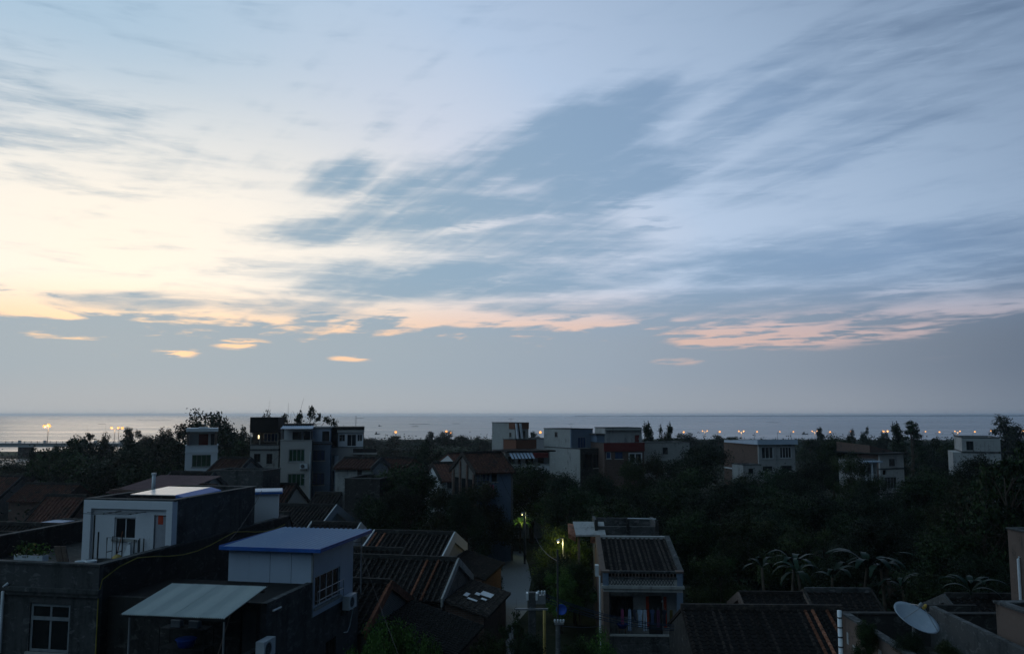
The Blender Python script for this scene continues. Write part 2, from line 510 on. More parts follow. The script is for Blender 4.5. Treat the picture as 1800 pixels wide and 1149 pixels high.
def make_tree_meshes(seed, kind, mat, leaves=5200, L=.42, Wd=.22):
    """a tree 10 m high: trunk with limbs + crown of leaf sprays gathered in clumps round lobes"""
    rng = np.random.default_rng(seed)
    lobes = []
    if kind == 'broad':
        for i in range(15):
            a = i * 2.4 + rng.uniform(-.4, .4); zf = rng.uniform(0, 1)
            rad = rng.uniform(.6, 3.1) * math.sqrt(max(.08, 1 - (zf * 1.05 - .25) ** 2))
            lobes.append((rad * math.cos(a), rad * math.sin(a), 3.1 + zf * 5.3, rng.uniform(1.0, 1.75)))
    elif kind == 'tall':
        for i in range(14):
            a = i * 2.4 + rng.uniform(-.5, .5); zf = i / 13
            rad = rng.uniform(.2, 1.5) * (1 - zf * .65)
            lobes.append((rad * math.cos(a), rad * math.sin(a), 2.6 + zf * 6.3, rng.uniform(.75, 1.25) * (1.1 - .35 * zf)))
    elif kind == 'sparse':
        for i in range(19):
            a = i * 2.4 + rng.uniform(-.5, .5); zf = rng.uniform(0, 1)
            rad = rng.uniform(1.2, 3.8) * math.sqrt(max(.1, 1 - (zf - .35) ** 2))
            lobes.append((rad * math.cos(a), rad * math.sin(a), 3.6 + zf * 5.6, rng.uniform(.5, 1.0)))
    elif kind == 'pine':
        for i in range(30):
            zf = i / 29; a = i * 2.1 + rng.uniform(-.4, .4)
            rad = (2.9 * (1 - zf) + .25) * rng.uniform(.35, 1.0)
            lobes.append((rad * math.cos(a), rad * math.sin(a), 2.6 + zf * 7.0, rng.uniform(.38, .68)))
    elif kind == 'bare':
        for i in range(15):
            a = i * 2.4 + rng.uniform(-.5, .5); zf = rng.uniform(.25, 1)
            rad = rng.uniform(1.4, 4.0)
            lobes.append((rad * math.cos(a), rad * math.sin(a), 4.3 + zf * 4.8, rng.uniform(.22, .62)))
    tot = sum(l[3] ** 2 for l in lobes)
    V = []; T = []
    for (lx, ly, lz, lr) in lobes:
        n = max(30, int(leaves * lr ** 2 / tot))
        k = max(6, int(13 * lr))
        cd_ = rnd_dirs(rng, k); cd_[:, 2] = cd_[:, 2] * .85 + .12
        pick = rng.integers(0, k, n)
        rad = lr * rng.uniform(.55, 1.06, k)
        cc = cd_ * rad[:, None]
        p = cc[pick] + rng.normal(size=(n, 3)) * (.23 * lr + .03)
        if kind == 'pine': p[:, 2] *= .45
        else: p[:, 2] *= .82
        out = p / (np.linalg.norm(p, axis=1)[:, None] + 1e-6)
        c = p + np.array([lx, ly, lz])
        V.append(leaf_arrays(rng, c, out, L, Wd))
        ct = rng.uniform(.1, .9, k)
        T.append(np.clip(ct[pick] + rng.normal(size=n) * .12, 0, 1))
    crown = leaf_mesh(kind + '_crown', np.concatenate(V), np.concatenate(T), mat)
    tb = MB()
    top = 7.5 if kind in ('broad', 'sparse', 'bare') else 9.3
    pts = [(0, 0, -.3), (.05, .03, 1.4), (.12 * rng.normal(), .12 * rng.normal(), 3.4), (.2 * rng.normal(), .2 * rng.normal(), 5.4), (.25 * rng.normal(), .25 * rng.normal(), top)]
    tb.tube(pts, [.27, .21, .17, .12, .035], 7)
    for (lx, ly, lz, lr) in lobes[::1 if kind in ('bare', 'sparse') else 2]:
        z0 = max(1.6, lz - 1.1 - math.hypot(lx, ly) * .55)
        f = min(1, z0 / top)
        s0 = Vector((pts[3][0] * f, pts[3][1] * f, z0)); e = Vector((lx, ly, lz))
        mid = s0.lerp(e, .5) + Vector((rng.normal() * .2, rng.normal() * .2, -.15))
        tb.tube([s0, mid, e], [.085, .055, .02], 5, False)
        if kind in ('bare', 'sparse'):
            for _ in range(4):
                ee = e + Vector(rng.normal(size=3)) * (.55 + lr * .6)
                tb.tube([mid.lerp(e, .6), ee], [.03, .012], 4, False)
    vv = np.concatenate(V)[:, 0]
    return crown, tb.mesh(kind + '_trunk', M['bark'], True), float(2 * np.percentile(np.hypot(vv[:, 0], vv[:, 1]), 96)), float(np.percentile(vv[:, 2], 99.6))

TREES = {}
for i in range(4): TREES['broad%d' % i] = make_tree_meshes(10 + i, 'broad', M['leaf'], 6500, .40, .21)
for i in range(2): TREES['dark%d' % i] = make_tree_meshes(20 + i, 'broad', M['leaf_dark'], 7500, .36, .2)
for i in range(2): TREES['tall%d' % i] = make_tree_meshes(30 + i, 'tall', M['leaf_dark'], 4500, .38, .2)
for i in range(2): TREES['sparse%d' % i] = make_tree_meshes(40 + i, 'sparse', M['leaf'], 3600, .36, .17)
TREES['pine0'] = make_tree_meshes(50, 'pine', M['leaf_dark'], 4200, .5, .09)
TREES['bare0'] = make_tree_meshes(61, 'bare', M['leaf_dark'], 1500, .34, .16)
M['leaf_olive'] = leafmat('olive_leaf', (.014, .022, .008), (.028, .038, .013), (.055, .066, .022))
for i in range(4): TREES['near%d' % i] = make_tree_meshes(70 + i, 'broad', M[('leaf', 'leaf_dark', 'leaf_olive', 'leaf')[i]], 15000, (.27, .22, .32, .26)[i], (.11, .10, .10, .13)[i])
for i in range(2): TREES['bright%d' % i] = make_tree_meshes(80 + i, 'broad', M['leaf_bright'], 12000, .27, .12)

def tree(kind, px, pytop, wpx, Y, label, cat='tree', name=None, group=None, base=0.0):
    """crown top at (px, pytop), crown about wpx wide, standing at distance Y"""
    top = spot(px, pytop, Y)
    h = top.z - base
    wid = wpx * Y / FPX
    c, tr, nomw, noms = TREES[kind]
    t_ = thing(name or {'pi': 'pine_tree', 'ba': 'bare_tree'}.get(kind[:2], 'broadleaf_tree'), label, cat, (top.x, Y, base), random.uniform(0, 6.28), group,
               (wid / nomw, wid / nomw, h / noms))
    link('crown', c, t_); link('trunk', tr, t_)
    return t_

# ------------------------------------------------------------------ ground, water, lane
gb = MB()
shore = [(-900, 300), (-330, 305), (-175, 318), (-128, 322), (-118, 430), (-60, 470), (60, 480), (150, 470), (300, 455), (900, 450)]
gb.poly([(-900, -80, 0), (900, -80, 0)] + [(px_, py_, 0) for px_, py_ in reversed(shore)])
for (a0, a1), (b0, b1) in zip(shore[:-1], shore[1:]):
    gb.poly([(b0, b1, 0), (a0, a1, 0), (a0, a1 + 4, -1.2), (b0, b1 + 4, -1.2)])
m, g, b = newmat('dark_earth_and_weeds', .95)
co = objco(g)
g.put(b.inputs['Base Color'], g.ramp(g.noise(co, .25, 8, .7), [(.35, (.010, .015, .008)), (.55, (.022, .027, .014)), (.7, (.05, .043, .032))]))
bump(g, b, g.noise(co, 3.0, 6, .7), .6, .1)
struct(gb.build('ground', m))

m, g, b = newmat('sea_water', .22, 0, .5)
b.inputs['Base Color'].default_value = (.04, .055, .065, 1)
b.inputs['IOR'].default_value = 2.3
co = objco(g)
w1 = g.noise(g.mapping(co, scale=(.05, .22, 1)), 1.0, 6, .65)
w2 = g.noise(g.mapping(co, scale=(.004, .03, 1)), 1.0, 4, .6)
g.put(b.inputs['Roughness'], g.ramp(w2, [(.35, .24), (.65, .36)]))
bump(g, b, w1, .26, 1.2)
struct(MB().poly([(-9000, -80, -.8), (9000, -80, -.8), (9000, 9000, -.8), (-9000, 9000, -.8)]).build('sea', m))

# mud flat and grass spit by the bridge
def sheet(name, pix, z_, mat):
    return struct(MB().poly([ground(p[0], p[1], z_) for p in pix]).build(name, mat))
sheet('mud_flat', [(-160, 806), (170, 806), (150, 822), (-160, 824)], .02, plain('wet_mud', (.12, .12, .115), .35, 0, .4, .15, .5))
sheet('grass_spit', [(-120, 800), (62, 800), (50, 795), (-120, 793)], .05, plain('spit_grass', (.035, .05, .02), .95, 0, .4, .3))
sheet('village_lane', [(852, 1190), (906, 1190), (902, 1112), (910, 1092), (927, 1072), (927, 1050), (934, 1018), (928, 990), (918, 968), (880, 968), (874, 985),
                       (874, 1010), (882, 1032), (882, 1060), (866, 1090), (857, 1112)], .02, M['road'])
cr = MB()
rp = [(-118, 352), (-60, 392), (0, 400), (90, 398), (180, 395), (320, 392), (700, 390)]
for (a0, a1), (b0, b1) in zip(rp[:-1], rp[1:]):
    cr.poly([(a0, a1, .03), (b0, b1, .03), (b0, b1 + 9, .03), (a0, a1 + 9, .03)])
struct(cr.build('coast_road', M['asphalt']))
rng = np.random.default_rng(5)
fs = MB(); n_ = 120
for i in range(n_):
    x0 = 500 + i * 42; x1 = x0 + 42
    hh = 2.5 + 8 * (i / n_) + rng.uniform(-1.2, 1.8)
    fs.prism([(x0, -1), (x1, -1), (x1, hh * .8), ((x0 + x1) / 2, hh), (x0, hh * .75)], 'y', 6600 + 12 * i % 37, 6900)
struct(fs.build('far_shore', plain('far_land', (.03, .04, .03), .95)))

# evening air
hz = MB().box(-9600, -120, -3.0, 9600, 9600, 19.0).build('haze', None)
hm = bpy.data.materials.new('evening_haze'); hm.use_nodes = True
hm.node_tree.nodes.clear()
hg = NT(hm.node_tree)
pv = hg.n('ShaderNodeVolumePrincipled')
pv.inputs['Color'].default_value = (.80, .91, 1.0, 1)
pv.inputs['Density'].default_value = .00015
pv.inputs['Anisotropy'].default_value = .62
hg.put(hg.n('ShaderNodeOutputMaterial').inputs['Volume'], pv.outputs[0])
hm.cycles.homogeneous_volume = True
hz.data.materials.append(hm)
struct(hz, 'stuff')
hz.display_type = 'WIRE'

# ------------------------------------------------------------------ builders for houses
class Fr:
    """local frame of a house: x to the right along its front, y away from the viewer"""
    def __init__(s, o, a):
        s.o = Vector((o[0], o[1], 0)); s.a = a
        s.xa = Vector((math.cos(a), -math.sin(a), 0)); s.ya = Vector((math.sin(a), math.cos(a), 0))
    def w(s, x, y, z): return s.o + s.xa * x + s.ya * y + Vector((0, 0, z))
    def thing(s, name, label, cat, x=0, y=0, z=0, group=None, rz=0): return thing(name, label, cat, s.w(x, y, z), -s.a + rz, group)
    def hit_front(s, px, py, y=0):
        return hit(px, py, s.w(0, y, 0), s.xa)
    def hit_side(s, px, py, x):
        return hit(px, py, s.w(x, 0, 0), s.ya)

def facemap(face, w, y0=0.0):
    if face == 'front': return lambda u, v, z: (u, y0 + v, z)
    if face == 'right': return lambda u, v, z: (w - v, u, z)
    if face == 'left': return lambda u, v, z: (v, u, z)

def fbox(mb, fm, u0, u1, v0, v1, z0, z1):
    a = fm(u0, v0, z0); c = fm(u1, v1, z1)
    return mb.box(min(a[0], c[0]), min(a[1], c[1]), min(a[2], c[2]), max(a[0], c[0]), max(a[1], c[1]), max(a[2], c[2]))

def wall(fm, u0, u1, z0, z1, holes, mat, parent, t=.22, name='wall'):
    mb = MB()
    us = sorted({u0, u1, *[min(max(h[i], u0), u1) for h in holes for i in (0, 1)]})
    zs = sorted({z0, z1, *[min(max(h[i], z0), z1) for h in holes for i in (2, 3)]})
    for a, b_ in zip(us[:-1], us[1:]):
        run = None
        for c, d_ in zip(zs[:-1], zs[1:]):
            mu, mz = (a + b_) / 2, (c + d_) / 2
            if any(h[0] < mu < h[1] and h[2] < mz < h[3] for h in holes):
                if run: fbox(mb, fm, a, b_, 0, t, *run); run = None
            else: run = (run[0], d_) if run else (c, d_)
        if run: fbox(mb, fm, a, b_, 0, t, *run)
    return mb.build(name, mat, parent)

def window(fm, u0, u1, z0, z1, parent, cols=2, rows=1, fmat='frame', gmat='glass', bar=.05, split=None, sill=True, each=False, bars=False):
    """frame in the opening; panes and sill are sub-parts"""
    mb = MB()
    b2 = bar
    fbox(mb, fm, u0, u0 + b2, .05, .11, z0, z1); fbox(mb, fm, u1 - b2, u1, .05, .11, z0, z1)
    fbox(mb, fm, u0 + b2, u1 - b2, .05, .11, z0, z0 + b2); fbox(mb, fm, u0 + b2, u1 - b2, .05, .11, z1 - b2, z1)
    us = [u0 + (u1 - u0) * i / cols for i in range(1, cols)]
    zs = split if split else [z0 + (z1 - z0) * i / rows for i in range(1, rows)]
    for u in us: fbox(mb, fm, u - b2 * .4, u + b2 * .4, .06, .10, z0 + b2, z1 - b2)
    for z_ in zs: fbox(mb, fm, u0 + b2, u1 - b2, .055, .105, z_ - b2 * .4, z_ + b2 * .4)
    wo = mb.build('window', M[fmat], parent)
    ul = [u0 + b2 * .5] + us + [u1 - b2 * .5]; zl = [z0 + b2 * .5] + list(zs) + [z1 - b2 * .5]
    pm = MB()
    for a, b_ in zip(ul[:-1], ul[1:]):
        for c, d_ in zip(zl[:-1], zl[1:]):
            q_ = MB() if each else pm
            fbox(q_, fm, a + .003, b_ - .003, .078, .086, c + .003, d_ - .003)
            if each: q_.build('pane', M[gmat], wo)
    if not each: pm.build('pane', M[gmat], wo)
    if sill:
        fbox(MB(), fm, u0 - .08, u1 + .08, -.07, .04, z0 - .09, z0).build('sill', M['concrete_light'], wo)
    if bars:
        k = MB(); nb = max(3, int((u1 - u0) / .14))
        for i in range(1, nb): fbox(k, fm, u0 + (u1 - u0) * i / nb - .008, u0 + (u1 - u0) * i / nb + .008, .01, .026, z0, z1)
        k.build('security_bars', M['iron'], wo)
    return wo

def bhouse(name, label, cat, Y, pxl, pxr, pyt, rot, mat, side='right', pxs=None, w=None, dp=None, base=0.0, parapet=.4, front=(), flank=(),
           side_mat=None, roof_mat='concrete_dark', coping=True, cop_mat='concrete', bands=(), roof=True):
    a = R(rot)
    if side == 'right':
        c = spot(pxr, pyt, Y); h = c.z; fr = Fr(c, a)
        if w is None: w = -fr.hit_front(pxl, pyt)[0]
        fr = Fr(fr.w(-w, 0, 0), a)
    else:
        c = spot(pxl, pyt, Y); h = c.z; fr = Fr(c, a)
        if w is None: w = fr.hit_front(pxr, pyt)[0]
    xs = w if side == 'right' else 0
    if dp is None: dp = abs(fr.hit_side(pxs, pyt, xs)[0])
    T = fr.thing(name, label, cat, 0, 0, base)
    fr.T, fr.w_, fr.dp, fr.h, fr.base = T, w, dp, h, base
    z0, z1 = 0.0, h - base
    def holes(lst, face):
        out = []
        for r in lst:
            f = (lambda px, py: fr.hit_front(px, py)) if face == 'front' else (lambda px, py: fr.hit_side(px, py, xs))
            ua, zb = f(r[0], r[3]); ub, zt = f(r[2], r[1])
            ub2, zb2 = f(r[2], r[3])
            u0, u1 = sorted((ua, ub)); top_, bot = max(zt, f(r[0], r[1])[1]), min(zb, zb2)
            if face == 'front': top_, bot = (zt + f(r[0], r[1])[1]) / 2, (zb + zb2) / 2
            else: top_, bot = (zt + f(r[0], r[1])[1]) / 2, (zb + zb2) / 2
            out.append((max(.06, u0), min((w if face == 'front' else dp) - .06, u1), max(0.02, bot - base), min(z1 - .1, top_ - base)))
        return out
    fh, sh = holes(front, 'front'), holes(flank, side)
    fm = facemap('front', w)
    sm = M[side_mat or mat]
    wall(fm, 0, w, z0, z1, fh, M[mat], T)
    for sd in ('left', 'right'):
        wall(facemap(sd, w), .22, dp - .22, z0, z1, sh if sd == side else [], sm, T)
    wall(lambda u, v, z: (u, dp - v, z), 0, w, z0, z1, [], sm, T)
    if roof: MB().box(.22, .22, z1 - parapet - .16, w - .22, dp - .22, z1 - parapet).build('roof', M[roof_mat], T)
    if fh or sh:
        fl = MB()
        zz_ = z1 - parapet - 3.2
        while zz_ > .4: fl.box(.22, .22, zz_ - .12, w - .22, dp - .22, zz_); zz_ -= 3.1
        if fl.f: fl.build('floor_slab', M['concrete_dark'], T)
    for r, hh in zip(front, fh): opening(r, hh, fm, T)
    for r, hh in zip(flank, sh): opening(r, hh, facemap(side, w), T)
    if coping:
        e = .05; k = MB(); t_ = .30
        k.box(-e, -e, z1, w + e, t_ - e, z1 + .07); k.box(-e, dp - t_ + e, z1, w + e, dp + e, z1 + .07)
        k.box(-e, t_ - e, z1, t_ - e, dp - t_ + e, z1 + .07); k.box(w - t_ + e, t_ - e, z1, w + e, dp - t_ + e, z1 + .07)
        k.build('coping', M[cop_mat], T)
    for py_ in bands:
        zb_ = fr.hit_front(pxl + 2 if side == 'left' else pxr - 2, py_)[1] - base
        k = MB(); k.box(-.05, -.05, zb_ - .09, w + .05, 0, zb_ + .09)
        if side == 'right': k.box(w, .0, zb_ - .09, w + .05, dp, zb_ + .09)
        else: k.box(-.05, .0, zb_ - .09, 0, dp, zb_ + .09)
        k.build('floor_band', M[cop_mat], T)
    return fr

def opening(r, hh, fm, T):
    k = r[4] if len(r) > 4 else {}
    k = dict(k)
    if k.pop('void', False): return
    if k.pop('door', False):
        mb = MB(); fbox(mb, fm, hh[0] + .04, hh[1] - .04, .06, .11, hh[2], hh[3] - .04)
        d_ = mb.build('door', M[k.get('mat', 'door')], T)
        fbox(MB(), fm, hh[1] - .16, hh[1] - .10, .02, .06, hh[2] + .95, hh[2] + 1.12).build('handle', M['metal'], d_)
        return
    window(fm, *hh, T, **k)

def rib_mesh(run, slope_k, n_seg, mat, r0=.062, r1=.085):
    """one column of cover tiles lying down the slope from (0,0,0): lapped, each tile tapering"""
    mb = MB(); L_ = run
    for i in range(n_seg):
        a, b_ = L_ * i / n_seg, L_ * (i + 1) / n_seg + .012
        k = len(mb.v)
        for y_, r_, lift in ((a, r0, 0), (b_, r1, .012)):
            zz_ = -slope_k * y_ + lift
            mb.v += [(-r_, -y_, zz_), (-r_ * .6, -y_, zz_ + r_ * .85), (r_ * .6, -y_, zz_ + r_ * .85), (r_, -y_, zz_)]
        mb.f += [(k + j, k + 4 + j, k + 5 + j, k + 1 + j) for j in range(3)] + [(k + 4, k + 7, k + 6, k + 5)]
    return mb.mesh('tile_rib', mat)

def slope_mb(x0, x1, run, k, n, thick=.10):
    mb = MB()
    for i in range(n):
        a, b_ = run * i / n, run * (i + 1) / n
        za, zb_ = -k * a, -k * b_ + .028
        mb.poly([(x0, -b_, zb_), (x1, -b_, zb_), (x1, -a, za), (x0, -a, za)])
        mb.poly([(x0, -b_, -k * b_), (x1, -b_, -k * b_), (x1, -b_, zb_), (x0, -b_, zb_)])
        mb.poly([(x0, -a, za), (x0, -a, za - thick), (x0, -b_, -k * b_ - thick), (x0, -b_, zb_)])
        mb.poly([(x1, -b_, zb_), (x1, -b_, -k * b_ - thick), (x1, -a, za - thick), (x1, -a, za)])
    mb.poly([(x0, 0, -thick), (x1, 0, -thick), (x1, -run, -k * run - thick), (x0, -run, -k * run - thick)])
    mb.poly([(x0, -run, -k * run - thick), (x1, -run, -k * run - thick), (x1, -run, -k * run), (x0, -run, -k * run)])
    return mb

def tiled_slope(T, x0, x1, y_r, z_r, run, k, tm, sign=1, each=False, hi=(), pitch=.30, n_course=None):
    """pan courses + cover-tile ribs; sign=1 falls towards the viewer (-y), -1 away"""
    n = n_course or max(6, int(run / .24))
    rot = 0 if sign == 1 else math.pi
    so = slope_mb(x0 if sign == 1 else -x1, x1 if sign == 1 else -x0, run, k, n).build('roof_slope', M['pan' if tm in ('tile', 'tile_dim') else tm], T)
    so.location = (0, y_r, z_r); so.rotation_euler.z = rot
    nr = max(3, int((x1 - x0 - .1) / pitch)); st = (x1 - x0 - .16) / (nr - 1)
    rnd = random.Random(int(abs(x0 * 31 + z_r * 977 + run * 13) * 100))
    if each:
        me = rib_mesh(run + .03, k, n, M[tm]); mh = {}
        for i in range(nr):
            xm = me
            if i in hi or i - nr in hi:
                if 'h' not in mh: mh['h'] = rib_mesh(run + .03, k, n, M['tile_orange'])
                xm = mh['h']
            o = link('tile_rib', xm, T)
            o.location = (x0 + .08 + st * i + rnd.uniform(-.03, .03), y_r + rnd.uniform(-.03, .03), z_r + .005 + rnd.uniform(0, .04))
            o.rotation_euler.z = rot + rnd.uniform(-.012, .012)
    else:
        me = rib_mesh(run + .03, k, n, M[tm])
        v = np.empty(len(me.vertices) * 3); me.vertices.foreach_get('co', v); v = v.reshape(-1, 3)
        f = np.array([p.vertices[:] for p in me.polygons])
        VV, FF = [], []
        for i in range(nr):
            VV.append(v + np.array([(x0 if sign == 1 else -x1) + .08 + st * i + rnd.uniform(-.02, .02), 0, .015 + rnd.uniform(0, .02)])); FF.append(f + i * len(v))
        jm = bpy.data.meshes.new('tile_ribs'); jm.from_pydata(np.concatenate(VV).tolist(), [], np.concatenate(FF).tolist()); jm.materials.append(M[tm])
        o = struct(link('tile_ribs', jm, T), 'stuff')
        o.location = (0, y_r, z_r); o.rotation_euler.z = rot

def ghouse(label, pk, Y, L, D, ze, rot=11, tm='tile', wm='greybrick', verge='concrete', gable='concrete', end='right', each=False, hi=(), name='tiled_house',
           front=(), zr=None, ridge='concrete_dark', cat='house'):
    """old gabled house, ridge along its front; pk = pixel of the gable peak at its right (or left) end"""
    p = spot(pk[0], pk[1], Y); zr = p.z if zr is None else zr
    fr = Fr(p, R(rot))
    if end == 'right': fr = Fr(fr.w(-L, 0, 0), R(rot))
    T = fr.thing(name, label, cat)
    fr.T = T; fr.L = L; fr.D = D; fr.ze = ze; fr.zr = zr
    k = (zr - ze) / D; ov = .35; t = .22
    fm = facemap('front', L, -D)
    hs = []
    for r in front:
        u0, zt = fr.hit_front(r[0], r[1], -D); u1, zb_ = fr.hit_front(r[2], r[3], -D); hs.append((max(.3, u0), min(L - .3, u1), max(.05, zb_), min(ze - .15, zt)))
    wall(fm, t, L - t, 0, ze - .12, hs, M[wm], T)
    for r, hh in zip(front, hs): opening(r, hh, fm, T)
    MB().box(t, D - t, 0, L - t, D, ze - .12).build('wall', M[wm], T)
    pent = [(-D, 0), (D, 0), (D, ze - .12), (0, zr - .12), (-D, ze - .12)]
    for x0 in (0, L - t):
        MB().prism(pent, 'x', x0, x0 + t).build('gable_wall', M[gable], T)
    run = D + ov
    tiled_slope(T, -.04, L + .04, 0, zr, run, k, tm, 1, each, hi)
    tiled_slope(T, -.04, L + .04, 0, zr, run, k, tm, -1)
    rc = MB(); rc.box(-.05, -.13, zr - .02, L + .05, .13, zr + .15); rc.box(-.05, -.09, zr + .15, L + .05, .09, zr + .22)
    rc.build('ridge_cap', M[ridge], T)
    if verge:
        for x0, x1 in ((L + .0, L + .10), (-.10, 0.0)):
            for s in (-1, 1):
                v = MB(); up, dn = (.17, .24) if verge != 'white' else (.2, .5)
                v.prism([(0, zr + up), (s * run, zr - k * run + up), (s * run, zr - k * run - dn), (0, zr - dn)], 'x', x0 + (.042 if x0 > 0 else -.042), x1 + (.042 if x0 > 0 else -.042))
                v.build('verge_band', M[verge], T)
    return fr

def leanto(label, fr, x0, x1, y0, y1, zh, zl, tm='tile', wm='brick', each=False, name='lean_to', cat='shed', hi=()):
    """single-slope shed against the right gable of a house, falling to the right; frame fr"""
    T = fr.thing(name, label, cat, x0, y0, 0)
    w, dp = x1 - x0, y1 - y0
    k = (zh - zl) / w
    MB().prism([(0, 0), (w, 0), (w, zl - .12), (0, zh - .12)], 'y', 0, .2).build('wall', M[wm], T)
    MB().prism([(0, 0), (w, 0), (w, zl - .12), (0, zh - .12)], 'y', dp - .2, dp).build('wall', M[wm], T)
    MB().box(w - .2, .2, 0, w, dp - .2, zl - .14).build('wall', M[wm], T)
    R_ = bpy.data.objects.new('roof', None)
    # slope built along -y, then turned so it falls along +x
    n = max(5, int(w / .24))
    so = slope_mb(-dp - .15, .15, w + .25, k, n).build('roof_slope', M[tm], T)
    so.location = (0, 0, zh); so.rotation_euler.z = math.pi / 2
    # after the turn local x runs along +y: mirror the span
    so.location.y = dp
    bpy.data.objects.remove(R_)
    me = rib_mesh(w + .28, k, n, M[tm])
    v = np.empty(len(me.vertices) * 3); me.vertices.foreach_get('co', v); v = v.reshape(-1, 3)
    f = np.array([p.vertices[:] for p in me.polygons]); nr = int(dp / .3)
    VV = [v + np.array([-dp + .1 + i * (dp - .2) / (nr - 1), 0, .02]) for i in range(nr)]
    jm = bpy.data.meshes.new('tile_ribs'); jm.from_pydata(np.concatenate(VV).tolist(), [], np.concatenate([f + i * len(v) for i in range(nr)]).tolist()); jm.materials.append(M[tm])
    o = struct(link('tile_ribs', jm, T), 'stuff'); o.location = (0, dp, zh); o.rotation_euler.z = math.pi / 2
    return T

def corrugated(w, ln, drop, amp=.035, period=.14, thick=.012):
    """sheet from y=0 (high) to y=-ln (low), ribs running down the slope"""
    mb = MB(); n = int(w / period * 4)
    top = []
    for i in range(n + 1):
        x_ = w * i / n; zz_ = amp * math.sin(2 * math.pi * x_ / period)
        top.append((x_, zz_))
    b0 = len(mb.v)
    for (x_, zz_) in top:
        mb.v += [(x_, 0, zz_), (x_, -ln, zz_ - drop), (x_, 0, zz_ - thick), (x_, -ln, zz_ - drop - thick)]
    for i in range(n):
        a = b0 + 4 * i; c = a + 4
        mb.f += [(a, a + 1, c + 1, c), (a + 2, c + 2, c + 3, a + 3), (a + 1, a + 3, c + 3, c + 1), (a, c, c + 2, a + 2)]
    mb.f += [(b0, b0 + 2, b0 + 3, b0 + 1), (a + 4, a + 5, a + 7, a + 6)]
    return mb

# ================================================================== near houses, left
# --- A: stained concrete house with a roof terrace
A = bhouse('concrete_house', 'stained grey concrete house with roof terrace and tall four-pane window, at the near left', 'house', 30.0, 0, 175, 995, 11, 'concrete',
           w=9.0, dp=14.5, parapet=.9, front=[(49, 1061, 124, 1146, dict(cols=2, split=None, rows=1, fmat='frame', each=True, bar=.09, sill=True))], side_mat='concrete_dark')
for o in [c for c in A.T.children if c.name.startswith('window')]:
    zt = A.hit_front(86, 1087)[1]
    fm = facemap('front', A.w_); u0, _ = A.hit_front(49, 1087); u1, _ = A.hit_front(124, 1087)
    fbox(MB(), fm, u0 + .09, u1 - .09, .04, .115, zt - .06, zt + .06).build('transom', M['frame'], o)
zc = A.hit_front(100, 1036)[1]
k = MB(); k.box(-.05, -.16, zc - .07, A.w_ + .12, 0, zc + .07); k.box(-.05, -.10, zc - .2, A.w_ + .08, 0, zc - .07)
k.build('cornice', M['concrete'], A.T)
u = A.hit_front(9, 1050)[0]; zt = A.hit_front(9, 1030)[1]
k = MB().tube([(u + .12, -.02, zt + .12), (u + .02, -.12, zt), (u, -.12, zt - .15), (u, -.12, .2)], .055, 8)
k.build('drainpipe', M['whiteplastic'], A.T, True)
TER = A.h - .9
# --- white stair room on the terrace
P = bhouse('rooftop_room', 'white rooftop stair room with raised frame, sliding window and grey door on the terrace', 'rooftop room', 34.4, 155, 307, 881, 11, 'white_clean',
           w=3.95, dp=6.6, base=TER, parapet=.22, front=[(200, 909, 239, 947, dict(cols=2, fmat='frame_white', gmat='glass', each=True, bar=.05)), (267, 905, 297, 1000, dict(door=True))],
           side_mat='concrete', roof_mat='brownwall', cop_mat='concrete')
ph = P.h - TER
k = MB(); k.box(0, -.14, 0, .34, 0, ph - .32); k.box(P.w_ - .26, -.14, 0, P.w_, 0, ph - .32); k.box(0, -.14, ph - .32, P.w_, 0, ph)
k.build('front_frame', M['white_clean'], P.T)
d_ = [c for c in P.T.children if c.name.startswith('door')][0]
u, zt = P.hit_front(281, 912)
k = MB(); k.box(u - .11, .05, zt - TER - .21, u + .11, .058, zt - TER + .15)
po = k.build('red_door_paper', M['paper'], d_)
# skylight over the stair
sk = P.thing('skylight', 'white translucent skylight with a blue end sheet on top of the white stair room', 'skylight', 1.15, 1.2, ph + TER)
for i in range(4):
    MB().hexa([(i * .52, 0, .10), (i * .52 + .51, 0, .10), (i * .52 + .51, 2.7, .20), (i * .52, 2.7, .20), (i * .52, 0, .13), (i * .52 + .51, 0, .13), (i * .52 + .51, 2.7, .23), (i * .52, 2.7, .23)]).build('roof_sheet', M['skylight'], sk)
MB().hexa([(2.08, 0, -.10), (2.75, 0, -.12), (2.75, 2.7, -.10), (2.08, 2.7, .0), (2.09, -.02, .135), (2.55, 0, .02), (2.55, 2.72, .12), (2.09, 2.72, .235)]).build('end_sheet', M['bluetrim'], sk)
MB().box(.05, .1, -.22, 2.05, 2.6, .095).build('curb', M['concrete_dark'], sk)
pp = spot(270, 851, 39.2)
vp = thing('vent_pipe', 'white vent pipe standing on the roof of the stair room', 'pipe', (pp.x, pp.y, P.h - .22), -A.a)
MB().tube([(0, 0, 0), (0, 0, .98)], .085, 10).build('pipe', M['whiteplastic'], vp, True)
MB().tube([(0, 0, .93), (0, 0, 1.02)], .11, 10).build('cap', M['whiteplastic'], vp)
# --- small white box room with a blue lid behind it
Bx = bhouse('rooftop_shed', 'small windowless white shed with a blue lid at the back of the terrace house', 'shed', 43.2, 440, 490, 867, -14, 'white_clean', w=2.1, dp=1.6, base=TER, parapet=.0, coping=False, roof=False)
MB().box(-.15, -.18, Bx.h - TER, 2.28, 1.78, Bx.h - TER + .08).build('roof', M['bluetrim'], Bx.T)
MB().box(-.12, -.15, Bx.h - TER + .08, 2.25, 1.75, Bx.h - TER + .13).build('roof_sheet', M['panel'], Bx.T)

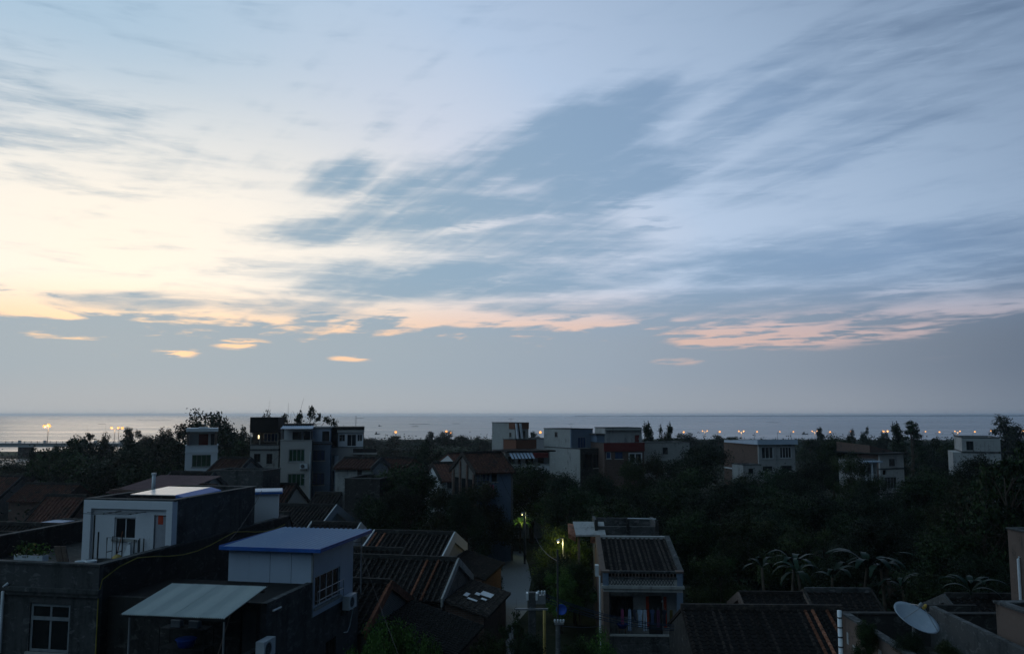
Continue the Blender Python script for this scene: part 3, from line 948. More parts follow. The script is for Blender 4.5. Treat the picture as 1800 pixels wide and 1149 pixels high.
# --- things on the terrace
def onT(px, py, y): # local place on the terrace floor seen at pixel px, local depth y
    return A.hit_front(px, py, y)[0]
pot_specs = [(38, 'planter', 0), (55, 'planter', 0), (71, 'planter', 0)]
for i, (px, nm, _) in enumerate(pot_specs):
    u = onT(px, 985, .75)
    lab = ['white foam planter with low weeds at the left end of the parapet', 'white foam planter with a yellow flowering plant behind the parapet', 'white foam planter with a bushy green plant beside the leaning boards'][i]
    T_ = A.thing('planter_box', lab, 'planter', u, .75, TER + .74, 'white foam planters along the parapet')
    k = MB(); k.box(-.19, -.14, 0, .19, .14, .03)
    for a0, a1 in ((-.2, -.16), (.16, .2)): k.box(a0, -.15, .03, a1, .15, .34)
    k.box(-.16, -.15, .03, .16, -.11, .34); k.box(-.16, .11, .03, .16, .15, .34)
    k.build('box', M['whiteplastic'], T_)
    MB().box(-.155, -.105, .03, .155, .105, .28).build('soil', M['soil'], T_)
    rg = np.random.default_rng(90 + i); n = 90
    c = rg.normal(size=(n, 3)) * np.array([.20, .13, .13]) + np.array([0, 0, .45])
    link('foliage', leaf_mesh('planter_foliage', leaf_arrays(rg, c, rnd_dirs(rg, n), .16, .08), rg.uniform(0, 1, n), M['leaf_bright']), T_)
    if i == 1:
        k = MB()
        for _ in range(7):
            x_, y_, z_ = rg.uniform(-.15, .15), rg.uniform(-.1, .1), rg.uniform(.5, .72); k.lathe([(.01, -.02), (.035, 0), (.01, .02)], (x_, y_, z_), 6)
        k.build('flowers', M['gold'], T_)
# plinth the planters stand on
sb = A.thing('bench', 'low brick bench under the white planters on the terrace', 'bench', onT(28, 985, .5), .5, TER)
MB().box(0, 0, 0, 1.3, .5, .66).build('base', M['brick'], sb); MB().box(-.03, -.02, .66, 1.33, .52, .74).build('top', M['concrete_light'], sb)
for i, px in enumerate((106, 117)):
    u = onT(px, 985, .45)
    o = A.thing('wooden_board', ['broad pale board leaning on the terrace parapet, next to the planters', 'narrow brown board leaning on the terrace parapet, toward the buckets'][i], 'board', u, .42, TER)
    wd = (.13, .09)[i]
    MB().hexa([(-wd, .35, 0), (wd, .35, 0), (wd, .39, 0), (-wd, .39, 0), (-wd - .05, -.12, 1.48), (wd - .05, -.12, 1.48), (wd - .05, -.08, 1.48), (-wd - .05, -.08, 1.48)]).build('plank', M['wood'], o)
for i, (px, s) in enumerate(((141, 1.0), (160, 1.1))):
    u = onT(px, 985, .55)
    o = A.thing('bucket', ['white bucket with a blue stripe on the terrace, next to the boards', 'larger white bucket with a blue stripe in the terrace corner'][i], 'bucket', u, .55, TER + .60, 'white buckets on the terrace')
    MB().lathe([(.13 * s, 0), (.17 * s, .30 * s), (.175 * s, .36 * s), (.155 * s, .36 * s), (.13 * s, .05)], n=16).build('body', M['whiteplastic'], o, True)
    MB().lathe([(.163 * s, .20 * s), (.170 * s, .24 * s)], n=16).build('stripe', M['bluetub'], o, True)
    MB().tube([(-.175 * s, 0, .33 * s), (-.1, -.19, .25 * s), (.1, -.19, .25 * s), (.175 * s, 0, .33 * s)], .008, 5).build('handle', M['iron'], o)
st = A.thing('brick_plinth', 'dark brick plinth that carries the two white buckets', 'plinth', onT(134, 985, .35), .35, TER)
for r_ in range(4):
    for c_ in range(4):
        MB().box(c_ * .25 + (.0 if r_ % 2 else .02), 0, r_ * .15, c_ * .25 + .235, .42, r_ * .15 + .142).build('brick', M['brick'], st)
tb = A.thing('water_tub', 'wide black tub behind the buckets below the white room', 'tub', onT(170, 975, 2.6), 2.6, TER)
MB().lathe([(.50, 0), (.58, .55), (.62, .60), (.55, .60), (.48, .08)], n=20).build('body', M['iron'], tb, True)
# frames, sacks and a ball by the wall of the white room
def frame_stand(px, lab, w, h):
    u = onT(px, 965, 4.0); o = A.thing('metal_stand', lab, 'stand', u, 4.0, TER)
    k = MB()
    for y_ in (0, .35):
        k.tube([(-w, y_, 0), (-w, y_, h), (w, y_, h), (w, y_, 0)], .022, 6)
    for x_ in (-w, w): k.tube([(x_, 0, h * .55), (x_, .35, h * .55)], .018, 5)
    k.build('frame', M['iron'], o)
    MB().tube([(-w, .0, h * .35), (w, .0, h * .35)], .018, 5).build('crossbar', M['rust'], o)
frame_stand(196, 'wide dark metal stand leaning below the sliding window', .22, 1.25)
frame_stand(239, 'narrow metal stand beside the grey rooftop door', .09, 1.2)
o = A.thing('ball', 'pale yellow ball on the terrace between the two metal stands', 'ball', onT(206, 975, 3.8), 3.8, TER + .45)
MB().lathe([(.02, -.2)] + [(.2 * math.cos(R(a)), .2 * math.sin(R(a))) for a in range(-75, 76, 15)] + [(.02, .2)], n=16).build('shell', M['lit_post_ball'], o, True)
o = A.thing('crate', 'dark crate under the pale ball on the terrace', 'crate', onT(206, 975, 3.8), 3.8, TER)
k = MB(); k.box(-.3, -.2, 0, .3, .2, .05)
for z_ in (.08, .2, .32): k.box(-.3, -.2, z_, .3, -.17, z_ + .09); k.box(-.3, .17, z_, .3, .2, z_ + .09); k.box(-.3, -.17, z_, -.27, .17, z_ + .09); k.box(.27, -.17, z_, .3, .17, z_ + .09)
k.box(-.3, -.2, .20, .3, .2, .24); k.build('slats', M['wood'], o)
o = A.thing('sack', 'white cement sack leaning on the wall left of the rooftop door', 'sack', onT(224, 970, 4.1), 4.1, TER)
MB().hexa([(-.22, -.14, 0), (.22, -.14, 0), (.24, .14, 0), (-.24, .14, 0), (-.10, .10, .95), (.04, .10, .98), (.04, .2, .98), (-.10, .2, .95)]).build('bag', M['whiteplastic'], o)
MB().tube([(-.03, .15, .94), (-.03, .15, 1.06)], [.05, .08], 7).build('neck', M['whiteplastic'], o)
o = A.thing('leaning_broom', 'orange-handled broom leaning under the sliding window', 'broom', onT(208, 960, 4.1), 4.1, TER)
MB().tube([(0, -.2, .2), (-.05, .3, 1.45)], .02, 6).build('handle', M['tile_orange'], o); MB().hexa([(-.12, -.3, 0), (.12, -.3, 0), (.12, -.2, 0), (-.12, -.2, 0), (-.05, -.22, .26), (.05, -.22, .26), (.05, -.16, .26), (-.05, -.16, .26)]).build('bristles', M['wood'], o)
for i, (px, h, y_) in enumerate(((164, 2.1, 4.1), (172, 1.55, 3.4))):
    o = A.thing('clothes_pole', ['tall dark pole by the left edge of the white room', 'shorter dark pole standing before the white room wall'][i], 'pole', onT(px, 960, y_), y_, TER)
    MB().tube([(0, 0, 0), (0, 0, h)], .03, 6).build('shaft', M['iron'], o); MB().lathe([(.12, 0), (.12, .04), (.04, .06)], n=10).build('foot', M['concrete'], o)
br = P.thing('drying_rack', 'thin drying rack bracketed to the white room wall above the window', 'rack')
k = MB()
u0, z0 = P.hit_front(213, 898, 0); u1, z1 = P.hit_front(256, 900, 0); uu, zz2 = P.hit_front(170, 912, -1.5)
for ua in (u0, u1):
    k.tube([(ua, 0, z0), (ua, -1.1, z0 + .02)], .015, 5)
k.build('bracket', M['iron'], br)
k = MB()
for y_ in (-.35, -.7, -1.05): k.tube([(u0 - 1.0, y_, z0 + .015), (u0, y_, z0 - .01), (u1 + .1, y_, z0 + .015)], .010, 5)
k.build('line', M['iron'], br)
# yellow cable along the terrace wall
cp = [(9.06, .02, A.h - .35 - i * .0) for i in ()]
pts = [A.w(A.w_ + .03, -.03, .5), A.w(A.w_ + .03, -.03, A.h - .95), A.w(A.w_ + .06, .1, A.h - .45)]
for s_ in range(1, 15): pts.append(A.w(A.w_ + .07, s_, A.h - .02 - .38 * abs(math.sin(s_ * .45 + 2.2)) ** 1.3))
tag(MB().tube(pts, .022, 6).build('cable', M['yellowcable'], None), 'yellow cable strung along the top of the dark terrace wall and down its corner', 'cable')

# ================================================================== C: blue-roofed metal room on a concrete house
cc = spot(548, 1075, 33.0)
Cf = Fr((cc.x, cc.y), R(11))
CT = Cf.thing('stained_house', 'stained concrete house carrying the blue-roofed metal room, air conditioner on its side', 'house')
zb = 6.0
rw = facemap('right', 0.0)
def side_open(x0, y0, x1, y1):
    ua, za = Cf.hit_side(x0, y1, 0); ub, zt_ = Cf.hit_side(x1, y0, 0); return (ua, ub, za, zt_)
ho = side_open(572, 1112, 591, 1160)
wall(rw, .0, 4.8, 0, zb, [(ho[0], ho[1], 3.0, ho[3] - .1)], M['concrete'], CT)
window(rw, ho[0], ho[1], 3.0, ho[3] - .1, CT, cols=2, fmat='frame_dark', bars=True)
wall(rw, -3.65, 0, 0, 7.3, [], M['concrete'], CT)
wall(rw, -9.0, -3.65, 0, 5.95, [], M['concrete'], CT)
fw = facemap('front', 0, -3.65)
u0, zt = Cf.hit_front(424, 1042, -3.65); u1, _ = Cf.hit_front(452, 1042, -3.65)
wall(fw, -6.0, -.22, 0, 7.3, [(u0, u1, 5.05, 7.1)], M['concrete_dark'], CT)
fbox(MB(), fw, u0 + .03, u1 - .03, .08, .13, 5.05, 7.07).build('door', M['frame_dark'], CT)
MB().box(-6.0, -3.43, 0, -5.8, 4.8, 6.9).build('wall', M['concrete_dark'], CT)
MB().box(-5.8, 4.6, 0, -.22, 4.8, zb - .02).build('wall', M['concrete_dark'], CT)
MB().box(-5.99, -3.42, 7.12, -.225, -.01, 7.24).build('roof', M['blackroof'], CT)
MB().box(-5.8, .0, zb - .2, -.222, 4.6, zb - .02).build('floor_slab', M['concrete'], CT)
MB().box(-6.0, -9.0, 4.8, -.222, -3.65, 5.0).build('terrace_floor', M['concrete'], CT)
MB().box(-6.2, -9.0, 0, -6.0, -3.65, 5.4).build('wall', M['concrete_dark'], CT)
# the room
RT = Cf.thing('metal_room', 'white panelled metal room with a blue corrugated roof, window and railing on its right side', 'rooftop room', 0, 0, zb)
wr = -Cf.hit_front(402, 960)[0]; zt_ = 2.5
fmr = facemap('front', 0, 0.0)
npan = 4
for i in range(npan):
    x0 = -wr + i * wr / npan
    fbox(MB(), fmr, x0 + .008, x0 + wr / npan - (.008 if i < npan - 1 else .06), .0 if i else .02, .06 if i else .08, 0, zt_ - .02).build('wall_panel', M['panel'], RT)
MB().box(-.06, -.012, 0, .012, .06, zt_).build('corner_post', M['frame'], RT)
MB().box(-wr, -.03, -.02, -.06, .0, .10).build('base_trim', M['frame'], RT)
wu0, wz0 = Cf.hit_side(553, 1054, 0); wu1, wz1 = Cf.hit_side(598, 994, 0); wz1b = Cf.hit_side(553, 1014, 0)[1]
wz1 = (wz1 + wz1b) / 2; wz0 = min(Cf.hit_side(553, 1068, 0)[1], wz0)
wu0 = max(wu0, .18); dpr = 4.1
H_ = [(wu0, wu1, wz0 - zb, wz1 - zb)]
cuts = [.06, wu0 - .0, 1.5, wu1, 3.15, dpr]
wall(rw, .062, wu0, 0, zt_ - .02, [], M['panel'], RT, .06, 'wall_panel')
wall(rw, wu0 + .004, wu1, 0, zt_ - .02, H_, M['panel'], RT, .06, 'wall_panel')
wall(rw, wu1 + .006, dpr, 0, zt_ - .02, [], M['panel'], RT, .06, 'wall_panel')
window(rw, wu0, wu1, max(.03, wz0 - zb), wz1 - zb, RT, cols=4, fmat='frame_white', gmat='glass', each=True, bar=.05, sill=True)
k = MB()
for z_ in (wz0 - zb + .28, wz0 - zb + .62): k.tube([(.16, wu0 - .1, z_), (.16, wu1 + .05, z_)], .018, 6)
for y_ in (wu0 - .08, (wu0 + wu1) / 2, wu1): k.tube([(.16, y_, wz0 - zb - .05), (.16, y_, wz0 - zb + .62)], .014, 5)
for y_ in (wu0 - .08, wu1): k.tube([(0, y_, wz0 - zb + .28), (.16, y_, wz0 - zb + .28)], .012, 5)
k.build('railing', M['metal'], RT)
MB().box(-wr, dpr - .06, 0, -.062, dpr, zt_ - .02).build('wall_panel', M['panel'], RT)
MB().box(-wr, .085, 0, -wr + .06, dpr - .06, zt_ - .02).build('wall_panel', M['panel'], RT)
rl = 5.5
ro = corrugated(wr + .62, rl, .06, .03, .22).build('roof_sheet', M['bluemetal'], RT)
ro.location = (-wr - .2, 5.2, zt_ + .10)
MB().box(-wr - .22, -.34, zt_ - .05, .44, -.30, zt_ + .09).build('fascia', M['bluetrim'], RT)
MB().box(.42, -.30, zt_ - .04, .45, 5.15, zt_ + .11).build('fascia', M['bluetrim'], RT)
MB().box(-wr - .23, -.30, zt_ - .04, -wr - .20, 5.15, zt_ + .11).build('fascia', M['bluetrim'], RT)
MB().tube([(.12, 4.75, -.05), (.12, 4.75, zt_ + .05)], .035, 7).build('post', M['metal'], RT)

def aircon(fr, x, y, z, lab, s=1.0, group=None, face='right'):
    rz = 0 if face == 'right' else -math.pi / 2
    T_ = thing('air_conditioner', lab, 'air conditioner', fr.w(x, y, z), -fr.a + rz, group, s)
    MB().box(.06, -.4, 0, .36, .4, .55).build('casing', M['whiteplastic'], T_)
    k = MB()
    for r_ in (.06, .12, .18, .22):
        k.tube([(.368, -.1 + r_ * math.cos(t_ * math.pi / 8), .275 + r_ * math.sin(t_ * math.pi / 8)) for t_ in range(17)], .006, 4, False)
    for t_ in range(6): k.tube([(.368, -.1, .275), (.368, -.1 + .22 * math.cos(t_ * math.pi / 3), .275 + .22 * math.sin(t_ * math.pi / 3))], .005, 4)
    k.build('fan_grille', M['frame'], T_)
    MB().lathe([(.2, 0), (.2, .004)], n=18).build('fan_opening', M['iron'], T_).matrix_local = __import__('mathutils').Matrix.Translation((.358, -.1, .275)) @ __import__('mathutils').Matrix.Rotation(math.pi / 2, 4, 'Y')
    k = MB()
    for y_ in (-.3, .3): k.box(0, y_ - .015, -.03, .38, y_ + .015, 0); k.box(0, y_ - .015, -.25, .02, y_ + .015, -.03)
    k.build('bracket', M['iron'], T_)
    MB().tube([(.2, .42, .1), (.15, .5, -.2), (.06, .45, -.8), (.06, .2, -1.0), (.02, -.1, -.95)], .022, 6).build('hose', M['whiteplastic'], T_)
u, z_ = Cf.hit_side(614, 1066, 0.2)
aircon(Cf, 0, u, z_ - .05, 'white air conditioner on the concrete wall under the blue-roofed room')
u, z_ = Cf.hit_side(466, 1150, 0.2)
aircon(Cf, 0, u, z_ - .05, 'white air conditioner at the bottom edge, below the grey awning')

# --- grey corrugated awning
aw_w, aw_l = 3.5, 2.72
AT = Cf.thing('corrugated_awning', 'pale grey corrugated awning on thin posts over the dark terrace', 'awning', -aw_w - .02, -3.66, 7.83)
for i in range(4):
    o = corrugated(aw_w / 4 + .03, aw_l, .42, .022, .074).build('roof_sheet', M['awning'], AT)
    o.location = (i * aw_w / 4, 0, .004 * (i % 2) + .006 * i)
k = MB()
for y_, z_ in ((-.15, -.09), (-1.3, -.27), (-2.6, -.47)): k.box(0, y_ - .03, z_ - .06, aw_w, y_ + .03, z_)
k.build('rafter', M['iron'], AT)
for x_ in (.22, aw_w - .06):
    MB().tube([(x_, -2.6, -2.83), (x_, -2.6, -.5)], .03, 7).build('post', M['metal'], AT)
# under the awning
def under(px, py, y): 
    u, z_ = Cf.hit_front(px, py, y); return u
o = Cf.thing('washing_machine', 'pale washing machine standing under the grey awning', 'washing machine', under(336, 1140, -5.6), -5.6, 5.0)
MB().box(-.28, -.28, .05, .28, .28, .86).build('cabinet', M['panel'], o); MB().box(-.27, -.27, .86, .27, .2, .89).build('lid', M['whiteplastic'], o); MB().box(-.28, .2, .86, .28, .28, .99).build('control_panel', M['frame'], o)
o = Cf.thing('blue_tub', 'round blue plastic tub on the dark shelf under the awning', 'tub', under(328, 1105, -4.5), -4.5, 6.0)
MB().lathe([(.24, 0), (.31, .22), (.34, .24), (.29, .24), (.23, .03)], n=18).build('body', M['bluetub'], o, True); MB().lathe([(.33, .235), (.35, .25), (.33, .265)], n=18).build('rim', M['bluetub'], o, True)
o = Cf.thing('shelf_rack', 'dark iron shelf rack at the back of the covered terrace', 'shelf', under(328, 1105, -4.5), -4.5, 5.0)
k = MB()
for x_ in (-.8, .8):
    for y_ in (-.3, .3): k.tube([(x_, y_, 0), (x_, y_, 1.7)], .02, 5)
k.build('frame', M['iron'], o)
for z_ in (.4, .97, 1.6): MB().box(-.8, -.3, z_, .8, .3, z_ + .03).build('shelf', M['iron'], o)
for i, (x_, z_) in enumerate(((-.35, 1.63), (.3, 1.63))):
    t_ = Cf.thing('storage_tin', ['square pale tin on the upper shelf, at the left', 'square pale tin on the upper shelf, at the right'][i], 'tin', under(328, 1105, -4.5) + x_, -4.5, 5.0 + z_)
    MB().box(-.16, -.12, 0, .16, .12, .2).build('body', M['frame'], t_); MB().box(-.165, -.125, .2, .165, .125, .225).build('lid', M['metal'], t_)
o = Cf.thing('leaning_pole', 'long thin pole leaning under the awning beside its right post', 'pole', under(372, 1140, -5.5), -5.5, 5.0)
MB().tube([(-.1, 0, 0), (.3, .6, 2.3)], .022, 6).build('shaft', M['wood'], o); MB().tube([(.28, .57, 2.2), (.3, .6, 2.32)], .03, 6).build('tip', M['metal'], o)
o = Cf.thing('wall_lamp', 'short white tube lamp fixed on the dark wall right of the awning', 'lamp', .04, Cf.hit_side(477, 1050, 0)[0] + 0.25, 7.0)
MB().tube([(.06, -.3, 0), (.06, .3, 0)], .03, 7).build('tube', M['whiteplastic'], o); MB().box(0, -.25, -.02, .04, .25, .02).build('holder', M['metal'], o)

# ================================================================== old tiled houses, middle
H3 = ghouse('old tiled house with an orange verge beside the near white air conditioner', (685, 1025), 41.0, 6.5, 3.0, 4.4, tm='tile', wm='brick', gable='greybrick', verge='tile_orange', each=True, hi=(0, 2, -1))
leanto('black lean-to roof with a brick side wall just above the front bush', H3, 6.68, 10.1, -2.7, 2.9, 4.35, 3.35, tm='blackroof', wm='brick')
H2 = ghouse('large dark tiled house with two orange tile rows, beside the lane', (803, 985), 47.5, 8.0, 3.0, 4.35, tm='tile', wm='brick', gable='greybrick', verge='concrete_light', each=True, hi=(-4, -6))
LT2 = leanto('low mossy lean-to with bright repair sheets on its roof beside the lane', H2, 8.16, 10.2, -3.0, 2.6, 4.2, 3.6, tm='tile', wm='brick')
for i, (u, v, w_, d_) in enumerate(((1.15, .45, .62, .9), (.95, .15, .25, .5), (.55, -.75, .22, .7), (.85, -1.1, .5, .28), (1.4, -.35, .28, .3))):
    kx = .29
    o = MB().hexa([(u, v + 2.4, 4.2 - kx * u + .12), (u + w_, v + 2.4, 4.2 - kx * (u + w_) + .12), (u + w_, v + d_ + 2.4, 4.2 - kx * (u + w_) + .12), (u, v + d_ + 2.4, 4.2 - kx * u + .12),
                   (u, v + 2.4, 4.2 - kx * u + .14), (u + w_, v + 2.4, 4.2 - kx * (u + w_) + .14), (u + w_, v + d_ + 2.4, 4.2 - kx * (u + w_) + .14), (u, v + d_ + 2.4, 4.2 - kx * u + .14)]).build('repair_sheet', M['whiteplastic'], LT2)
H1 = ghouse('long dark tiled house with a white gable end and paler left tile rows', (797, 939), 57.6, 5.4, 3.0, 4.6, tm='tile', wm='brick', gable='greywhite', verge='white', each=True, hi=(0, 2))
leanto('flat dark shed against the white gable above the lane', H1, 5.56, 8.0, -2.8, 3.0, 4.2, 3.5, tm='tile', wm='brick')
ghouse('low tiled house with a brown gable hidden behind the blue-roofed room', (708, 968), 52.5, 5.5, 2.0, 4.6, tm='tile', wm='brick', gable='brownwall', verge='tile')
ghouse('tiled house with a broad limewashed verge right of the small blue-lidded shed', (590, 890), 72.0, 5.5, 3.6, 4.5, tm='tile', wm='greybrick', gable='greywhite', verge='white')
ghouse('small tiled house with a limewashed gable end above the blue metal roof', (632, 922), 63.0, 3.6, 2.6, 4.3, tm='tile', wm='greybrick', gable='greywhite', verge='white')
ghouse('dark tiled house peeping over the broad limewashed verge', (600, 868), 82.0, 2.6, 2.4, 4.8, tm='tile', wm='greybrick', gable='greywhite', verge=None)
ghouse('red tiled house with a plain beige gable in front of the cream tower', (520, 852), 84.0, 4.6, 3.0, 4.9, tm='tile_red', wm='cream', gable='cream', verge='tile')
ghouse('low dark tiled house squeezed behind the small white shed', (508, 905), 52.0, 4.0, 2.6, 4.3, tm='tile', wm='greybrick', gable='concrete', verge=None)
# left group
ghouse('grey gabled house at the left edge below the bridge', (38, 838), 104.0, 8.0, 3.3, 4.0, tm='tile_red', wm='greybrick', gable='concrete_light', verge='concrete')
ghouse('orange-brown tiled house left of the white rooftop room', (152, 873), 72.0, 3.6, 3.6, 4.0, tm='tile_red', wm='brick', gable='brick', verge='tile')
ghouse('dark tiled house behind the foam planters', (118, 925), 56.0, 5.5, 4.0, 4.1, tm='tile', wm='brick', gable='brick', verge='concrete')
ghouse('long dark roof in the left corner behind the terrace parapet', (36, 940), 52.0, 8.0, 3.4, 4.2, tm='tile', wm='brick', gable='concrete', verge='tile')
ghouse('small dark-roofed house with a pale gable under the left trees', (66, 838), 116.0, 4.0, 2.4, 3.8, tm='tile', wm='greybrick', gable='white', verge=None)
ghouse('far red-brown roof between the grey gable and the tree wall', (140, 852), 100.0, 7.0, 2.6, 4.0, tm='tile_red', wm='brick', gable='brick', verge=None)
ghouse('black roofed house right of the grey gable on the left', (128, 872), 90.0, 2.6, 3.0, 3.8, tm='tile', wm='brick', gable='brick', verge=None)
rb = bhouse('red_roofed_store', 'brick store with a pinkish sheet roof behind the stair room', 'house', 58.0, 192, 300, 862, 11, 'brick', dp=6.0, parapet=.0, coping=False, roof=False)
o = corrugated(rb.w_ + .4, 6.4, .75, .02, .2).build('roof_sheet', plain('faded_red_sheet', (.14, .07, .07), .6), rb.T); o.location = (-.2, 6.2, rb.h + .55)
ms = bhouse('block_shed', 'low block shed with a blue sheet on its roof at far left', 'shed', 62.0, 44, 92, 925, 11, 'greybrick', dp=4.0, parapet=.15, front=[(58, 931, 70, 942, dict(cols=2, fmat='frame'))])
MB().box(.3, .3, ms.h, 2.0, 2.6, ms.h + .12).build('roof_sheet', M['bluemetal'], ms.T)
# middle distance, old houses round the towers
ghouse('tiled house on a rough grey wall under the green-windowed tower', (440, 806), 88.0, 3.2, 3.2, 7.6, tm='tile_red', wm='concrete', gable='concrete_light', verge='concrete')
ghouse('brown tiled roof with a small grey gable before the rough grey wall', (375, 832), 76.0, 4.0, 2.6, 7.0, tm='tile', wm='concrete', gable='concrete_light', verge='concrete')
bhouse('grey_wall_house', 'flat rough grey house between the green-windowed tower and the cream tower', 'house', 80.0, 372, 462, 828, 11, 'concrete', dp=3.6, parapet=.3)
ghouse('grey block house with a tiled roof right of the white balcony tower', (668, 806), 84.0, 3.6, 2.4, 8.6, tm='tile_red', wm='concrete_light', gable='concrete_light', verge='concrete', front=[(628, 822, 636, 838, dict(cols=1, fmat='frame_dark'))])
ghouse('low red roof running right from the grey block house', (728, 806), 92.0, 3.8, 2.4, 8.2, tm='tile_red', wm='brick', gable='brick', verge=None)
bhouse('dark_outbuilding', 'dark outbuilding below the grey block house by the round tree', 'house', 76.0, 606, 668, 842, 11, 'concrete_dark', dp=5.0, parapet=.2)

# ================================================================== towers
E1 = bhouse('white_tower', 'narrow white tower house with green windows and open top balcony', 'tower house', 105.0, 326, 383, 783, -19, 'white_clean', dp=6.0, parapet=.0,
            front=[(337, 799, 371, 820, dict(cols=4, rows=1, gmat='greenglass', fmat='frame'))], bands=(794,), cop_mat='white_clean')
zt = E1.hit_front(330, 752)[1]; zb_ = E1.h
for x0 in (.1, E1.w_ - .38): MB().box(x0, .15, zb_, x0 + .28, .45, zt - .45).build('balcony_pillar', M['brownwall'], E1.T)
MB().box(.38, 1.5, zb_, E1.w_ - .1, 1.7, zt - .45).build('wall', M['white'], E1.T); MB().box(.1, .46, zb_, .38, 5.9, zt - .45).build('wall', M['white'], E1.T); MB().box(E1.w_ - .38, 1.7, zb_, E1.w_ - .1, 5.9, zt - .45).build('wall', M['white'], E1.T)
for x0, x1, mm in ((1.45, 2.55, 'redpaint'), (2.85, 3.5, 'frame_dark')): MB().box(x0, 1.42, zb_, min(x1, E1.w_ - .4), 1.49, zt - .75).build('door', M[mm], E1.T)
MB().box(.02, .02, zt - .45, E1.w_ - .02, 5.9, zt - .05).build('roof', M['white_clean'], E1.T)
MB().box(1.4, .6, zt - .05, 2.5, 1.6, zt + .1).build('skylight_sheet', M['frame_white'], E1.T)
E2 = bhouse('grey_tower', 'grey tower house with a dark box roof and a lit balcony', 'tower house', 95.0, 440, 490, 782, -9, 'concrete_light', dp=7.0, parapet=.0,
            front=[(446, 797, 458, 812, dict(cols=2, fmat='frame_dark')), (468, 797, 479, 815, dict(cols=2, fmat='frame_dark')), (447, 822, 458, 836, dict(cols=2, fmat='frame_dark')), (467, 835, 478, 858, dict(void=True))], bands=(790,))
zt = E2.hit_front(460, 733)[1]; zm = E2.hit_front(460, 760)[1]; zb_ = E2.h + .07
MB().box(-.05, -.4, zm, 2.95, 5.5, zt).build('roof_box', M['blackroof'], E2.T)
MB().box(0, 1.6, zb_, E2.w_, 1.8, zm).build('wall', M['concrete'], E2.T); MB().box(0, 1.8, zb_, .2, 6.9, zm).build('wall', M['concrete'], E2.T); MB().box(E2.w_ - .2, 1.8, zb_, E2.w_, 6.9, zm).build('wall', M['concrete'], E2.T)
window(facemap('front', 0, 1.48), 1.2, 2.8, zb_ + .25, zm - .1, E2.T, cols=4, gmat='blueglass', fmat='frame_white', sill=False)
k = MB(); k.box(0, -.02, zb_, .08, .06, zm); k.box(.95, -.02, zb_, 1.03, .06, zm); k.box(2.85, -.02, zb_, 2.93, .06, zm); k.build('balcony_post', M['concrete_light'], E2.T)
k = MB()
for i in range(22): k.box(i * E2.w_ / 22 + .02, 0, zb_, i * E2.w_ / 22 + .05, .03, zb_ + .62)
k.box(0, 0, zb_ + .62, E2.w_, .05, zb_ + .68); k.build('railing', M['iron'], E2.T)
lp = thing('balcony_lamp', 'glowing yellow lamp on the balcony of the grey tower', 'lamp', E2.w(.75, .9, zm - .75), -E2.a)
MB().lathe([(.02, 0), (.07, .06), (.07, .42), (.02, .48)], n=8).build('globe', M['bulb'], lp, True); MB().tube([(0, 0, .48), (0, 0, .75)], .015, 5).build('cord', M['iron'], lp)
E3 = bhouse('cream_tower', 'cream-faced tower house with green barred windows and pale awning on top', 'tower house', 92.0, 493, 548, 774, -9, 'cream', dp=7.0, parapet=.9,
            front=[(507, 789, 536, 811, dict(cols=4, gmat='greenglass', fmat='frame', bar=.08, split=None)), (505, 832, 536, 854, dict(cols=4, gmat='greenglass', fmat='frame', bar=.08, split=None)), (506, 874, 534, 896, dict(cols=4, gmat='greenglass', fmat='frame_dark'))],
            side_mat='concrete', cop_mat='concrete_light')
zt = E3.hit_front(520, 751)[1]; zf = E3.h - .9
MB().box(0.1, 2.6, zf, E3.w_ - .1, 6.7, zt).build('wall', M['white'], E3.T)
MB().box(1.0, 2.52, zf, 1.9, 2.59, zt - .5).build('door', M['frame_dark'], E3.T); MB().box(2.2, 2.52, zf + .7, 3.1, 2.59, zt - .45).build('window', M['glass'], E3.T)
o = corrugated(E3.w_ + .1, 2.7, .28, .03, .2).build('awning_sheet', M['panel'], E3.T); o.location = (-.05, 2.6, zt - E3.base + .15)
k = MB()
for x_ in (.12, E3.w_ - .12): k.tube([(x_, .12, zf), (x_, .12, zt - .2)], .035, 6)
k.build('awning_post', M['metal'], E3.T)
MB().box(-.02, 2.7, zt, E3.w_ - .3, 6.8, zt + .36).build('roof_box', M['blackroof'], E3.T)
MB().tube([(E3.w_ - .12, -.07, .2), (E3.w_ - .12, -.07, E3.h - 1.2)], .05, 6).build('drainpipe', M['whiteplastic'], E3.T)
u, z_ = E3.hit_front(534, 820)
aircon(E3, u, 0, z_ - .2, 'small white air conditioner under the upper window of the cream tower', 1.0, None, 'front')
E4 = bhouse('blue_grey_tower', 'blue-grey tower house squeezed between the cream and white balcony towers', 'tower house', 95.0, 548, 581, 777, -9, 'bluewall', dp=7.0, parapet=.05,
            front=[(549, 791, 571, 809, dict(cols=3, gmat='blueglass', fmat='frame_dark')), (549, 831, 570, 852, dict(cols=3, gmat='blueglass', fmat='frame_dark'))], bands=(780,))
E4u = MB(); zt = E4.hit_front(560, 752)[1]
wall(facemap('front', 0, .05), .0, E4.w_ - .05, E4.h + .07, zt, [(1.1, 1.9, E4.h + .1, zt - .35)], M['panel'], E4.T)
window(facemap('front', 0, .05), 1.1, 1.9, E4.h + .1, zt - .35, E4.T, cols=2, fmat='frame_dark', sill=False)
MB().box(0, .28, E4.h + .07, .2, 6.5, zt).build('wall', M['bluewall'], E4.T); MB().box(E4.w_ - .25, .28, E4.h + .07, E4.w_ - .05, 6.5, zt).build('wall', M['bluewall'], E4.T)
MB().box(-.1, -.15, zt, E4.w_ + .05, 6.6, zt + .14).build('roof', M['frame'], E4.T)
